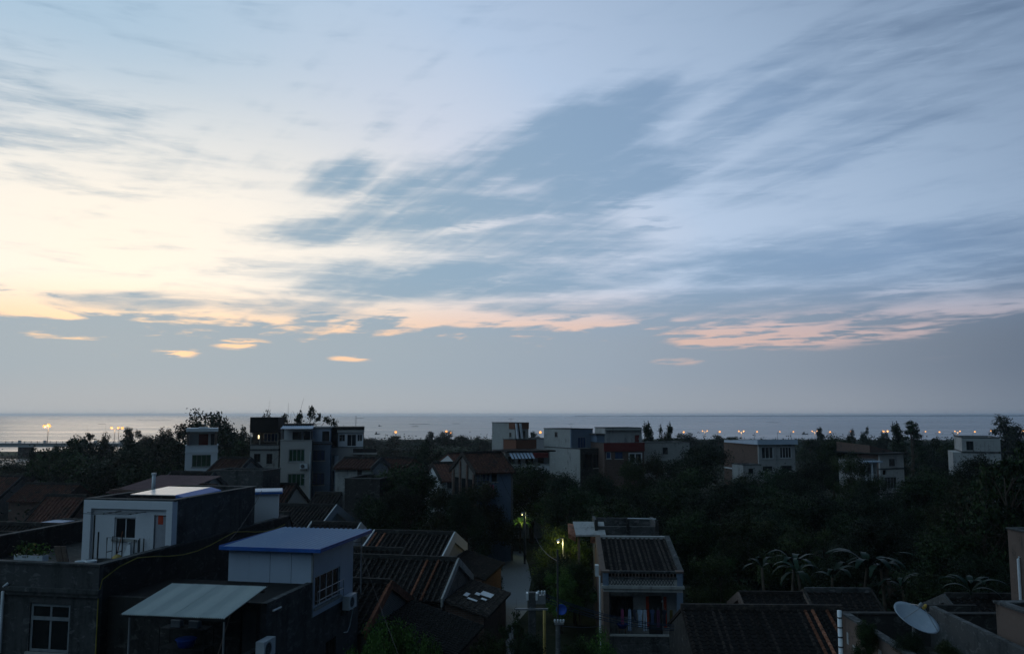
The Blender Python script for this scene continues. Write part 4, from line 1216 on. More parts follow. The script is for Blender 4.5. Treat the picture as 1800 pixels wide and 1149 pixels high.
E5 = bhouse('balcony_tower', 'white tower house with a glazed top balcony and a roof antenna', 'tower house', 98.0, 582, 638, 786, -9, 'greywhite', dp=7.0, parapet=.0,
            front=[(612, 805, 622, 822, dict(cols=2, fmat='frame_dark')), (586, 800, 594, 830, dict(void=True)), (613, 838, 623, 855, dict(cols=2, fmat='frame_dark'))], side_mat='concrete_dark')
zt = E5.hit_front(600, 760)[1]; zb_ = E5.h + .07; x0 = E5.hit_front(594, 770)[0]
holes5 = [(x0 + .1, x0 + .8, zb_ + .6, zt - .2), (x0 + 1.0, x0 + 2.05, zb_ + .05, zt - .2), (x0 + 2.15, E5.w_ - .08, zb_ + .6, zt - .2)]
wall(facemap('front', 0, .3), x0, E5.w_, zb_, zt, holes5, M['white_clean'], E5.T)
for i, hh in enumerate(holes5): window(facemap('front', 0, .3), *hh, E5.T, cols=2, fmat='frame_white', sill=False)
MB().box(0, .3, zb_, x0, .5, zt + .3).build('wall', M['concrete_dark'], E5.T); MB().box(E5.w_ - .2, .53, zb_, E5.w_, 6.9, zt).build('wall', M['concrete'], E5.T); MB().box(0, .51, zb_, .2, 6.9, zt).build('wall', M['concrete'], E5.T)
MB().box(.1, .1, zt + .31, E5.w_ + .05, 6.95, zt + .62).build('roof_box', M['blackroof'], E5.T)
MB().box(x0 - .1, .12, zt, E5.w_ + .05, 6.95, zt + .3).build('roof', M['greywhite'], E5.T)
MB().box(E5.w_ - 1.2, -.9, E5.h - .75, E5.w_ + 1.6, -.01, E5.h - .55).build('balcony_slab', M['concrete_light'], E5.T)
k = MB(); k.box(E5.w_ - 1.1, -.88, E5.h - .55, E5.w_ + 1.5, -.82, E5.h - .1); k.build('balcony_rail', M['iron'], E5.T)
MB().box(.4, -.18, 0, .85, -.001, E5.h - .9).build('white_pillar', M['white_clean'], E5.T)
an = thing('roof_antenna', 'thin television antenna on the roof of the white balcony tower', 'antenna', E5.w(E5.hit_front(625, 750)[0], 1.5, zt + .62), -E5.a)
MB().tube([(0, 0, 0), (0, 0, 1.3)], .03, 5).build('mast', M['metal'], an)
k = MB(); k.tube([(-.1, 0, 1.0), (.9, 0, .98)], .02, 4); k.build('boom', M['metal'], an)
k = MB()
for x_ in (.1, .35, .6, .85): k.tube([(x_, -.3, .99), (x_, .3, .99)], .012, 4)
k.build('antenna_elements', M['metal'], an)['kind'] = 'stuff'

# ================================================================== centre
K1 = ghouse('brick house with a red ribbed roof, pillars and blue shutters by the dark trees', (814, 797), 82.0, 4.0, 2.6, 8.4, rot=-28, tm='tile_red', wm='bluewall', gable='greybrick', verge='tile', end='left',
            front=[(836, 826, 845, 848, dict(cols=2, gmat='blueglass', fmat='frame_white')), (848, 826, 862, 848, dict(cols=2, gmat='blueglass', fmat='frame_white')), (864, 828, 874, 846, dict(cols=1, fmat='frame_dark'))])
k = MB()
for y_ in (-2.6, -1.2, .4, 1.9): MB().box(-.12, y_, 0, -.001, y_ + .3, K1.zr - (K1.zr - K1.ze) / 2.6 * max(abs(y_), abs(y_ + .3)) - .3).build('pillar', M['brick'], K1.T)
for z_ in (5.6, 2.8):
    MB().box(-.2, -2.62, z_, -.13, 2.6, z_ + .25).build('floor_band', M['concrete_dark'], K1.T)
for y_ in (-2.05, -.6, .95):
    for z_ in (6.0, 3.2): MB().box(-.05, y_, z_, -.002, y_ + .8, z_ + 1.6).build('window', M['glass'], K1.T)
tag(MB().hexa([(0, 0, 0), (.5, 0, 0), (.5, .03, 0), (0, .03, 0), (0, -.06, 1.1), (.46, -.06, 1.1), (.46, -.03, 1.1), (0, -.03, 1.1)]).build('hanging_cloth', plain('pink_cloth', (.42, .10, .20), .9), None, loc=K1.w(1.35, -2.85, 6.0)), 'pink cloth hanging on the front of the brick house', 'cloth')
K2 = ghouse('small white house with a red roof left of the brick house', (761, 815), 88.0, 4.2, 2.6, 7.2, rot=-24, tm='tile_red', wm='white', gable='white', verge='tile', end='left', front=[(786, 842, 796, 858, dict(cols=2, fmat='frame_dark'))])
ghouse('distant small red-roofed house behind the small white house', (787, 798), 104.0, 4.2, 2.6, 8.0, rot=-24, tm='tile_red', wm='white', gable='white', verge=None, end='left')
F1 = bhouse('concrete_tower', 'unfinished concrete tower with orange-brown parapet and two slanted white pillars', 'tower house', 120.0, 905, 929, 743, -35, 'concrete_light', side='left', pxs=865, parapet=.6, flank=[(895, 760, 899, 768, dict(cols=1, fmat='frame_dark'))],
            front=[(911, 757, 924, 772, dict(void=True))], roof_mat='concrete', cop_mat='concrete')
MB().box(0.05, -.06, F1.h - .85, F1.w_ + .03, -.002, F1.h - .01).build('parapet_panel', M['orange'], F1.T)
MB().box(-.06, -.05, F1.h - .85, -.002, 1.4, F1.h - .01).build('parapet_panel', M['orange'], F1.T)
for x_ in (-.15, .55):
    MB().hexa([(x_ + .35, -.5, F1.h - 2.6), (x_ + .6, -.5, F1.h - 2.6), (x_ + .6, -.25, F1.h - 2.6), (x_ + .35, -.25, F1.h - 2.6), (x_, -.5, F1.h - .05), (x_ + .25, -.5, F1.h - .05), (x_ + .25, -.25, F1.h - .05), (x_, -.25, F1.h - .05)]).build('slanted_pillar', M['white_clean'], F1.T)
F2 = bhouse('orange_walled_annex', 'orange-brown annex in front of the slanted-pillar tower', 'house', 115.0, 907, 943, 773, -35, 'orange', side='left', dp=3.0, parapet=.5)
F2b = bhouse('pale_annex', 'pale flat-roofed annex right of the orange-brown annex', 'house', 122.0, 930, 966, 771, -35, 'white', side='left', dp=4.0, parapet=.3)
K3 = bhouse('awninged_house', 'long low house with a striped white awning below the concrete tower', 'house', 100.0, 888, 966, 793, -20, 'greywhite', side='left', pxs=866, parapet=.1, roof_mat='blackroof',
            front=[(893, 802, 905, 815, dict(cols=2, fmat='frame_dark')), (910, 802, 916, 816, dict(void=True)), (924, 800, 938, 818, dict(cols=2, fmat='frame_dark')), (945, 802, 956, 814, dict(cols=2, fmat='frame_dark'))], side_mat='brownwall')
MB().box(-.3, -1.4, K3.h - .05, K3.w_ + .2, .3, K3.h + .12).build('roof_edge', M['blackroof'], K3.T)
for i in range(7):
    MB().hexa([(.1 + i * .42, -2.1, K3.h - .75), (.36 + i * .42, -2.1, K3.h - .75), (.36 + i * .42, -2.05, K3.h - .75), (.1 + i * .42, -2.05, K3.h - .75), (.0 + i * .42, -1.3, K3.h - .1), (.30 + i * .42, -1.3, K3.h - .1), (.30 + i * .42, -1.25, K3.h - .1), (.0 + i * .42, -1.25, K3.h - .1)]).build('awning_strip', M['panel'], K3.T)
MB().box(2.95, -2.0, K3.h - .7, 4.6, -1.3, K3.h - .15).build('awning_panel', M['redpaint'], K3.T)
bw = spot(902, 818, 96.0); bwf = Fr(bw, R(-6))
WT = bwf.thing('white_wall', 'long white yard wall below the house with the striped awning', 'wall')
wl = bwf.hit_front(966, 818)[0]
MB().box(0, 0, 0, wl, .2, bw.z).build('panel', M['white'], WT); MB().box(-.04, -.04, bw.z, wl + .04, .24, bw.z + .1).build('coping', M['concrete_light'], WT)
F3 = bhouse('streaked_tower', 'streaked grey concrete tower with a bluish glazed front', 'tower house', 112.0, 1004, 1042, 754, -30, 'bluewall', side='left', pxs=956, parapet=.25,
            front=[(1016, 768, 1030, 787, dict(cols=3, gmat='blueglass', fmat='frame'))], flank=[(975, 759, 980, 768, dict(cols=1, fmat='frame_dark'))], side_mat='concrete_light')
F3b = bhouse('streaked_annex', 'lower streaked annex with a dark open front beside the streaked tower', 'house', 109.0, 1021, 1057, 789, -30, 'concrete_dark', side='left', pxs=957, parapet=.2,
             front=[(1027, 798, 1040, 822, dict(void=True)), (1043, 798, 1054, 822, dict(cols=2, fmat='frame_dark'))], side_mat='concrete_light')
tag(MB().box(0, 0, 0, 4.2, 2.2, .14).build('porch_roof', M['white'], None, loc=F3b.w(.2, -2.6, 3.6)), 'flat white porch roof under the streaked annex', 'porch')
F4 = bhouse('red_parapet_house', 'brick house with a long red parapet and a white-framed window', 'house', 108.0, 1062, 1132, 779, -12, 'brick', side='left', dp=7.0, parapet=.9,
            front=[(1105, 795, 1129, 815, dict(cols=2, fmat='frame_white', bar=.16)), (1066, 794, 1074, 806, dict(cols=1, gmat='blueglass', fmat='frame_white')), (1081, 794, 1095, 806, dict(cols=2, gmat='blueglass', fmat='frame_dark'))])
MB().box(-.06, -.08, F4.h - 1.0, F4.w_ + .06, -.002, F4.h + .08).build('parapet_panel', M['redpaint'], F4.T)
F4u = bhouse('rooftop_room', 'pale grey roof room with a red door on top of the red-parapet house', 'rooftop room', 111.0, 1064, 1128, 752, -12, 'greywhite', side='left', dp=4.5, base=F4.h - .9, parapet=.2,
             front=[(1116, 764, 1124, 785, dict(door=True, mat='redpaint'))])
MB().box(-.2, -.35, F4u.h - F4u.base - .28, F4u.w_ + .2, -.002, F4u.h - F4u.base - .16).build('eave_slab', M['concrete_light'], F4u.T)
MB().box(-1.1, .3, 0, -.02, 3.5, 1.9).build('water_tank_housing', M['bluewall'], F4u.T); MB().box(-1.3, .1, 1.9, -.02, 3.7, 2.05).build('slab', M['concrete'], F4u.T)
bhouse('grey_roofed_house', 'long low grey house behind the round tree right of the red parapet', 'house', 118.0, 1132, 1212, 778, -12, 'concrete_light', side='left', dp=6.0, parapet=.3, front=[(1165, 786, 1174, 798, dict(cols=2, fmat='frame_dark'))])
G1 = bhouse('white_fronted_house', 'white-fronted house with two wide windows and long brick side wall', 'house', 112.0, 1333, 1397, 781, -12, 'greywhite', side='left', pxs=1272, parapet=.0, side_mat='brick',
            front=[(1339, 785, 1359, 806, dict(cols=3, rows=1, fmat='frame_white', bar=.07)), (1371, 785, 1391, 805, dict(cols=4, fmat='frame_white', bar=.07)), (1341, 819, 1358, 828, dict(cols=2, fmat='frame_dark')), (1374, 818, 1392, 828, dict(cols=2, fmat='frame_dark'))], coping=False, bands=(829,), cop_mat='white')
MB().hexa([(-.3, -.4, G1.h), (G1.w_ + .25, -.4, G1.h), (G1.w_ + .25, 9.8, G1.h), (-.05, 9.8, G1.h), (-.3, -.35, G1.h + .62), (G1.w_ + .25, -.35, G1.h + .62), (G1.w_ + .25, 9.8, G1.h + .3), (-.05, 9.8, G1.h + .3)]).build('roof', M['panel'], G1.T)
bhouse('lean_annex', 'small pale annex at the foot of the brick side wall', 'shed', 108.0, 1306, 1338, 817, -12, 'greywhite', side='left', dp=3.0, parapet=.1, front=[(1316, 823, 1324, 832, dict(cols=1, fmat='frame_dark'))])
G2 = bhouse('brick_sided_house', 'tall house with rough brick side and pale blue front among the trees', 'house', 104.0, 1546, 1588, 799, -22, 'greywhite', side='left', pxs=1506, parapet=.0, side_mat='brick',
            front=[(1563, 806, 1573, 819, dict(cols=2, fmat='frame_dark')), (1556, 838, 1576, 858, dict(cols=4, fmat='frame')), (1552, 826, 1558, 834, dict(void=True))], bands=(824, 868), cop_mat='concrete')
MB().box(-.6, -.5, G2.h + .08, G2.w_ + .3, 7.0, G2.h + .22).build('roof', M['concrete_dark'], G2.T)
MB().hexa([(-.3, 1.2, G2.h + .22), (G2.w_, 1.6, G2.h + .22), (G2.w_, 6.8, G2.h + .22), (-.3, 6.8, G2.h + .22), (-.3, 1.2, G2.h + 1.1), (G2.w_, 1.6, G2.h + .35), (G2.w_, 6.8, G2.h + .5), (-.3, 6.8, G2.h + 1.4)]).build('roof_wall', M['brick'], G2.T)
G2b = bhouse('porch_house', 'pale pillared porch house in front of the rough brick side wall', 'house', 98.0, 1512, 1541, 808, -22, 'greywhite', side='left', dp=3.4, parapet=.1,
             front=[(1515, 822, 1520, 834, dict(cols=1, fmat='frame_dark')), (1524, 848, 1538, 872, dict(void=True)), (1526, 818, 1537, 832, dict(void=True))])
for x_ in (.2, 1.1): MB().box(x_, -.6, 0, x_ + .16, -.44, G2b.h - .3).build('pillar', M['white_clean'], G2b.T)
MB().box(-.15, -.8, G2b.h - .3, G2b.w_ + .1, -.002, G2b.h - .12).build('porch_slab', M['panel'], G2b.T)
G3 = bhouse('white_house', 'large white house with a top window half hidden by the right-hand tree', 'house', 95.0, 1690, 1758, 769, 22, 'greywhite', side='left', dp=8.0, parapet=.3,
            front=[(1699, 775, 1711, 791, dict(cols=2, fmat='frame_dark')), (1716, 812, 1728, 830, dict(cols=2, fmat='frame_dark'))], bands=(794,))
MB().box(-.9, .3, 0, -.02, 6.0, G3.h - 1.6).build('stair_wing', M['greywhite'], G3.T)
G4 = bhouse('brown_tower', 'brown rendered tower at the right edge with a white downpipe', 'tower house', 36.0, 1862, 1990, 948, -4, 'brownwall', side='left', pxs=1772, parapet=.3, w=4.0)
u = G4.hit_side(1794, 1000, 0)[0]; k = MB().tube([(-.08, u, 3.0), (-.08, u, G4.h - 1.2), (-.02, u, G4.h - 1.1)], .06, 7); k.build('drainpipe', M['whiteplastic'], G4.T)
G5 = bhouse('brown_wall_house', 'low brown walled house in the bottom right corner', 'house', 24.0, 1850, 1990, 1094, -4, 'brownwall', side='left', pxs=1752, parapet=.2, w=4.0)

# ================================================================== J1: house with veranda by the lane
jc = spot(1060, 1012, 48.0)
JF = Fr((jc.x, jc.y), R(3))
JT = JF.thing('veranda_house', 'one-storey house with ribbed tile roof, lattice parapet and veranda of hanging clothes', 'house')
jw = JF.hit_front(1200, 1012)[0]; jh = jc.z
def jz(py, y=0): return JF.hit_front(1130, py, y)[1]
zb1, zp0, zp1, fl = jz(1040), jz(1030), jz(1012), jz(1132)
pw = .32
for x_ in (0, jw - pw): MB().box(x_, 0, 0, x_ + pw, pw, zb1).build('pillar', M['bluewall'] if x_ else M['brownwall'], JT)
MB().box(0, 0, zb1, jw, .3, jz(1034)).build('beam', M['concrete_light'], JT)
MB().box(-.08, -.10, jz(1034), jw + .08, .28, jz(1029)).build('cornice', M['concrete_light'], JT)
# lattice frieze: panel with raised diamond net
pz0, pz1 = jz(1029), jz(1018)
MB().box(.3, .10, pz0, jw - .3, .2, pz1).build('frieze_panel', M['concrete_light'], JT)
k = MB(); st_ = .17
nx = int((jw - .6) / st_)
for i in range(nx):
    x_ = .3 + i * st_
    for s in (0, 1):
        a0, a1 = (x_, x_ + st_) if s else (x_ + st_, x_)
        k.hexa([(a0 - .018, .075, pz0 + .02), (a0 + .018, .075, pz0 + .02), (a0 + .018, .098, pz0 + .02), (a0 - .018, .098, pz0 + .02), (a1 - .018, .075, pz1 - .02), (a1 + .018, .075, pz1 - .02), (a1 + .018, .098, pz1 - .02), (a1 - .018, .098, pz1 - .02)])
struct(k.build('lattice', M['concrete'], JT), 'stuff')
for x_ in (0, jw - .3): MB().box(x_, 0, pz0, x_ + .3, .32, jz(1006)).build('end_block', M['bluewall'], JT); MB().box(x_ - .06, -.06, jz(1006), x_ + .36, .38, jz(1003)).build('block_cap', M['brownwall'], JT)
MB().box(.3, .06, pz1, jw - .3, .26, jz(1015)).build('frieze_rail', M['concrete'], JT)
MB().box(.3, .12, jz(1008), jw - .3, .30, jz(1004)).build('top_rail', M['concrete'], JT)
for i in range(1, 20): MB().box(.3 + i * (jw - .6) / 20 - .03, .14, jz(1015), .3 + i * (jw - .6) / 20 + .03, .24, jz(1008)).build('baluster', M['brownwall'], JT)
# floor, back wall, sides
MB().box(-.02, -.02, 0, jw + .02, 3.4, fl).build('veranda_floor', M['concrete'], JT)
bd = jz(1100, 2.2)
wall(facemap('front', 0, 2.2), .0, jw, fl, zb1, [(jw * .62, jw * .80, fl, fl + 2.15), (jw * .12, jw * .42, fl + .95, fl + 2.1)], M['greywhite'], JT)
window(facemap('front', 0, 2.2), jw * .12, jw * .42, fl + .95, fl + 2.1, JT, cols=3, fmat='frame_dark')
d_ = fbox(MB(), facemap('front', 0, 2.2), jw * .62 + .03, jw * .80 - .03, .08, .13, fl, fl + 2.12).build('door', M['frame_dark'], JT)
for x_ in (jw * .585, jw * .815): MB().box(x_, 2.17, fl + .4, x_ + .17, 2.197, fl + 2.1).build('red_door_strip', M['paper'], JT)
MB().box(.0, .33, fl, .16, 2.19, zb1).build('side_wall', M['brownwall'], JT)
for x_ in (0, jw - .2): MB().box(x_, 2.43, 0, x_ + .2, 9.6, jz(1008)).build('wall', M['brick'], JT)
# veranda front wall with lattice
MB().box(.33, .02, fl, jw - .33, .16, fl + .42).build('front_wall', M['concrete'], JT)
k = MB(); nx = int((jw - .8) / .2)
for i in range(nx):
    x_ = .4 + i * .2
    for a0, a1 in ((x_, x_ + .2), (x_ + .2, x_)):
        k.hexa([(a0 - .018, .0, fl + .05), (a0 + .018, .0, fl + .05), (a0 + .018, .018, fl + .05), (a0 - .018, .018, fl + .05), (a1 - .018, .0, fl + .36), (a1 + .018, .0, fl + .36), (a1 + .018, .018, fl + .36), (a1 - .018, .018, fl + .36)])
struct(k.build('lattice', M['concrete'], JT), 'stuff')
MB().box(.33, -.02, fl + .42, jw - .33, .2, fl + .5).build('wall_cap', M['concrete_light'], JT)
# tile roof falling to the front
zr_ = JF.hit_front(1115, 946, 6.4)[1]; ze_ = jz(1008, .5)
tiled_slope(JT, .18, jw - .18, 6.4, zr_, 6.0, (zr_ - ze_) / 6.0, 'tile', 1, True, (), .275, 26)
tiled_slope(JT, .18, jw - .18, 6.4, zr_, 3.4, (zr_ - ze_) / 6.0, 'tile', -1)
MB().box(.1, 6.25, zr_ - .02, jw - .1, 6.55, zr_ + .16).build('ridge_cap', M['greywhite'], JT)
for x_ in (-.12, jw - .17):
    MB().prism([(.35, ze_ - .35), (6.4, zr_ - .35), (6.4, zr_ + .2), (.35, ze_ + .2)], 'x', x_, x_ + .29).build('verge_wall', M['brownwall' if x_ < 0 else 'concrete'], JT)
MB().tube([(-.16, .4, .3), (-.16, .4, ze_ - .1)], .05, 7).build('drainpipe', M['whiteplastic'], JT)
o = thing('meter_box', 'small pale meter box on the left wall of the veranda house', 'box', JF.w(-.3, 2.5, jz(1012, 2.5)), -JF.a)
MB().box(-.02, -.2, 0, .18, .2, .62).build('case', M['whiteplastic'], o); MB().box(-.04, -.17, .05, -.02, .17, .57).build('cover', M['frame'], o)
# clothes on a line in the veranda
cl = JF.thing('clothes_line', 'clothes line strung across the veranda between its pillars', 'clothes line')
lz = jz(1068, .5)
MB().tube([(pw, .5, lz), (jw * .5, .5, lz - .07), (jw - pw, .5, lz)], .008, 5).build('cord', M['iron'], cl)
def garment(x_, w_, h_, col, lab, kind='shirt', z_=None):
    mm = 'cloth_%d' % int(x_ * 100)
    M[mm] = plain(mm, col, .95, 0, .2, 4)
    rg = random.Random(int(x_ * 100))
    mb = MB(); nu, nv = 7, 6
    def wid(t_):
        if kind == 'shirt': return 1.0 if t_ < .33 else .62
        if kind == 'trousers': return .62 + .15 * t_
        return .8 + .1 * t_
    ph_ = rg.uniform(0, 6)
    for side in (-.012, .012):
        for j in range(nv + 1):
            t_ = j / nv
            for i in range(nu + 1):
                s_ = i / nu * 2 - 1
                mb.v.append((x_ + s_ * w_ * .5 * wid(t_), .5 + side + .035 * t_ * math.sin(s_ * 7 + ph_), lz - .06 - h_ * t_ - (.05 * abs(s_) if t_ == 0 else 0)))
    q_ = (nu + 1) * (nv + 1)
    for j in range(nv):
        for i in range(nu):
            if kind == 'trousers' and j >= 2 and i == nu // 2: continue
            a = j * (nu + 1) + i
            mb.f.append((a, a + 1, a + nu + 2, a + nu + 1)); mb.f.append((q_ + a, q_ + a + nu + 1, q_ + a + nu + 2, q_ + a + 1))
    g_ = thing('hanging_garment', lab, 'garment', JF.w(0, 0, 0), -JF.a, 'clothes drying in the veranda')
    mb.build('cloth', M[mm], g_)
    MB().tube([(x_ - w_ * .25, .5, lz - .10), (x_, .5, lz + .02), (x_ + w_ * .25, .5, lz - .10)], .007, 4).build('hanger', M['metal'], g_)
def gx(px): return JF.hit_front(px, 1090, .5)[0]
garment(gx(1094), .20, .85, (.28, .07, .16), 'narrow pink towel at the left end of the clothes line', 'towel')
garment(gx(1107), .26, 1.15, (.30, .38, .52), 'long pale blue trousers second along the clothes line', 'trousers')
garment(gx(1116), .22, .6, (.05, .06, .09), 'short black shirt between the pale blue and white garments')
garment(gx(1125), .30, .95, (.36, .46, .58), 'light blue shirt in the middle of the clothes line')
garment(gx(1134), .26, 1.15, (.42, .50, .60), 'long whitish trousers right of the light blue shirt', 'trousers')
garment(gx(1147), .26, .80, (.06, .09, .18), 'navy shirt left of the dark door')
garment(gx(1157), .22, .95, (.12, .05, .10), 'dark plum towel before the dark door', 'towel')
garment(gx(1168), .26, .9, (.03, .035, .05), 'black shirt hanging in front of the door')
garment(gx(1180), .22, .8, (.10, .08, .03), 'olive brown towel at the right end of the line', 'towel')
o = JF.thing('ceiling_bulb', 'bare pale bulb hanging in front of the veranda door', 'lamp', gx(1168), 1.4, jz(1056, 1.4))
MB().lathe([(.01, -.07), (.05, -.03), (.055, .01), (.025, .06), (.02, .09)], n=8).build('bulb', M['whiteplastic'], o, True); MB().tube([(0, 0, .09), (0, 0, .5)], .008, 4).build('cord', M['iron'], o)
o = JF.thing('laundry_basin', 'dark basin on a stool at the left of the veranda', 'basin', gx(1095), 1.0, fl + .62)
MB().lathe([(.2, 0), (.3, .2), (.32, .22), (.27, .22), (.18, .03)], n=14).build('bowl', M['bluetub'], o, True)
MB().lathe([(.31, .215), (.33, .23), (.31, .245)], n=14).build('rim', M['bluetub'], o)
o = JF.thing('stool', 'small stool under the dark basin in the veranda', 'stool', gx(1095), 1.0, fl)
MB().box(-.22, -.2, .57, .22, .2, .62).build('seat', M['wood'], o)
for sx in (-1, 1):
    for sy in (-1, 1): MB().box(sx * .17 - .02, sy * .15 - .02, 0, sx * .17 + .02, sy * .15 + .02, .57).build('leg', M['wood'], o)
# rear terrace walls, white awning with an orange edge
RB = JF.thing('rear_terrace', 'roofless rear terrace walls behind the veranda house roof', 'walls')
zt2 = JF.hit_front(1110, 928, 9.8)[1]
MB().box(.0, 9.9, 0, jw - .1, 10.1, zt2 + .1).build('wall', M['concrete'], RB)
MB().box(0.2, 13.8, 0, jw - .1, 14.0, zt2 + .2).build('wall', M['concrete'], RB)
MB().box(.0, 10.1, 0, .2, 14.0, zt2 + .3).build('wall', M['concrete'], RB); MB().box(jw - .3, 10.1, 0, jw - .1, 13.8, zt2 + .3).build('wall', M['concrete'], RB)
for x_ in (0, jw * .48, jw - .35): MB().box(x_, 9.75, 0, x_ + .2, 9.898, zt2 + .55).build('post', M['concrete_dark'], RB)
MB().box(.2, 10.1, zt2 - 1.0, jw - .3, 13.8, zt2 - .85).build('floor', M['concrete'], RB)
MB().tube([(jw * .5, 9.8, zt2 + .65), (jw - .3, 9.8, zt2 + .62)], .035, 6).build('rail', M['whiteplastic'], RB)
s0 = spot(1003, 941, 57.0)
o = thing('shed_roof', 'pale sheet roof with an orange tiled edge left of the rear terrace', 'shed', (s0.x, s0.y, 0), -JF.a)
MB().hexa([(.35, 0, s0.z - .05), (2.3, 0, s0.z - .02), (2.3, 2.6, s0.z + .5), (.2, 2.6, s0.z + .5), (.35, 0, s0.z + .05), (2.3, 0, s0.z + .08), (2.3, 2.6, s0.z + .6), (.2, 2.6, s0.z + .6)]).build('roof_sheet', M['greywhite'], o)
MB().hexa([(-.15, -.2, s0.z - .1), (.33, -.2, s0.z - .35), (.33, 2.4, s0.z + .1), (-.15, 2.4, s0.z + .3), (-.15, -.2, s0.z + .15), (.33, -.2, s0.z - .05), (.33, 2.4, s0.z + .45), (-.15, 2.4, s0.z + .5)]).build('tile_edge', M['tile_orange'], o)
MB().box(1.3, -.05, s0.z - .45, 2.3, .1, s0.z - .06).build('tile_edge', M['tile_orange'], o)
for x_, y_ in ((.5, .2), (2.1, .2), (.5, 2.3), (2.1, 2.3)): MB().box(x_, y_, 0, x_ + .12, y_ + .12, s0.z - .06).build('post', M['wood'], o)

# ================================================================== right: low roofs, walled terrace with dish
ghouse('long low tiled roof right of the veranda house', (1478, 1071), 40.0, 7.2, 4.2, 3.1, rot=2, tm='tile_dim', wm='brick', gable='concrete_dark', verge=None, each=True, hi=(-3, -5, -6), ridge='tile')
ghouse('dark tiled roof behind the long low roof, before the banana plants', (1409, 1046), 46.0, 3.2, 2.4, 3.2, rot=2, tm='tile_dim', wm='brick', gable='brick', verge='brownwall', ridge='tile')
ghouse('tiled roof with a pale sagging ridge line below the banana plants', (1528, 1040), 46.0, 3.3, 2.6, 3.2, rot=2, tm='tile_dim', wm='brick', gable='brick', verge='tile', ridge='concrete')
wc = spot(1481, 1079, 30.0)
WF = Fr((wc.x, wc.y), R(1))
TT = WF.thing('walled_terrace', 'flat roof terrace with stained parapet walls around the satellite dish', 'house')
tz = wc.z
MB().box(0, -9, 0, .2, 0, tz).build('wall', M['brownwall'], TT); MB().box(0, 0, 0, 7.0, .2, tz - .02).build('wall', M['concrete_dark'], TT)
MB().box(-.04, -9, tz, .24, -.04, tz + .06).build('coping', M['concrete'], TT); MB().box(-.04, -.04, tz - .02 + .022, 7.0, .24, tz + .05).build('coping', M['concrete_dark'], TT)
MB().box(.2, -9, tz - 1.2, 7.0, 0, tz - 1.05).build('roof', M['concrete_dark'], TT)
MB().box(2.95, -8.5, tz - 1.05, 3.15, -.002, tz + .30).build('partition_wall', M['concrete'], TT)
for i in range(14):
    y_ = -.3 - i * .55 + random.uniform(-.1, .1); z_ = random.uniform(.3, 1.6); h_ = random.uniform(.15, .5)
    MB().box(-.012, y_ - random.uniform(.15, .4), tz - z_ - h_, -.001, y_, tz - z_).build('render_patch', M['greywhite'], TT)
o = thing('white_pole', 'white banded pole at the corner of the walled terrace', 'pole', (wc.x - .14, wc.y - .1, 0), 0)
MB().tube([(0, 0, 0), (0, 0, tz + .15)], .075, 10).build('pipe', M['whiteplastic'], o, True)
for i in range(7): MB().tube([(0, 0, tz - .1 - i * .32), (0, 0, tz - .06 - i * .32)], .088, 10).build('band', M['frame_dark'], o)
dp_ = spot(1607, 1091, 28.0)
DT = thing('satellite_dish', 'large white satellite dish standing on the walled terrace', 'satellite dish', dp_, 0)
dm = MB(); nr_, na = 7, 28
for side in (0, 1):
    for i in range(nr_ + 1):
        r_ = .72 * i / nr_
        for j in range(na):
            a = 2 * math.pi * j / na
            dm.v.append((r_ * math.cos(a), r_ * math.sin(a), .17 * (r_ / .72) ** 2 - .02 * side))
q_ = (nr_ + 1) * na
for i in range(nr_):
    for j in range(na):
        a = i * na + j; b_ = i * na + (j + 1) % na
        dm.f.append((a, b_, b_ + na, a + na)); dm.f.append((q_ + a, q_ + a + na, q_ + b_ + na, q_ + b_))
for j in range(na):
    a = nr_ * na + j; b_ = nr_ * na + (j + 1) % na
    dm.f.append((a, b_, q_ + b_, q_ + a))
from mathutils import Matrix, Euler
TILT = Euler((R(25), R(19), 0), 'XYZ')
ds = dm.build('reflector', plaster('dish_paint', (.38, .44, .50), (.20, .21, .22), .35), DT, True); ds.rotation_euler = TILT
fm_ = TILT.to_matrix()
foc = fm_ @ Vector((0, .0, .62))
for i, (a, l) in enumerate(((90, .7), (215, .7), (325, .7))):
    e = fm_ @ Vector((.68 * math.cos(R(a)), .68 * math.sin(R(a)), .17))
    MB().tube([e, foc], .012, 5).build('feed_arm', M['metal'], DT)
for i, dx in enumerate((-.09, .06)):
    c_ = foc + fm_ @ Vector((dx, 0, 0))
    lo = MB().lathe([(.03, -.10), (.055, -.08), (.055, .02), (.035, .08)], n=9).build('receiver', M['gold' if i else 'frame'], DT, True); lo.location = c_; lo.rotation_euler = TILT
MB().tube([(0, .05, -.1), (0, .1, tz - 1.05 - dp_.z)], .05, 8).build('mast', M['metal'], DT)
ghouse('small house with a pale gable behind the satellite dish wall', (1714, 1072), 37.0, 2.2, 1.6, 4.2, rot=2, tm='tile_dim', wm='brick', gable='greywhite', verge='tile')
ghouse('low dark tiled house right of the pale gable, under the brown tower', (1790, 1050), 42.0, 3.4, 2.2, 4.0, rot=2, tm='tile_dim', wm='brick', gable='brick', verge='concrete')

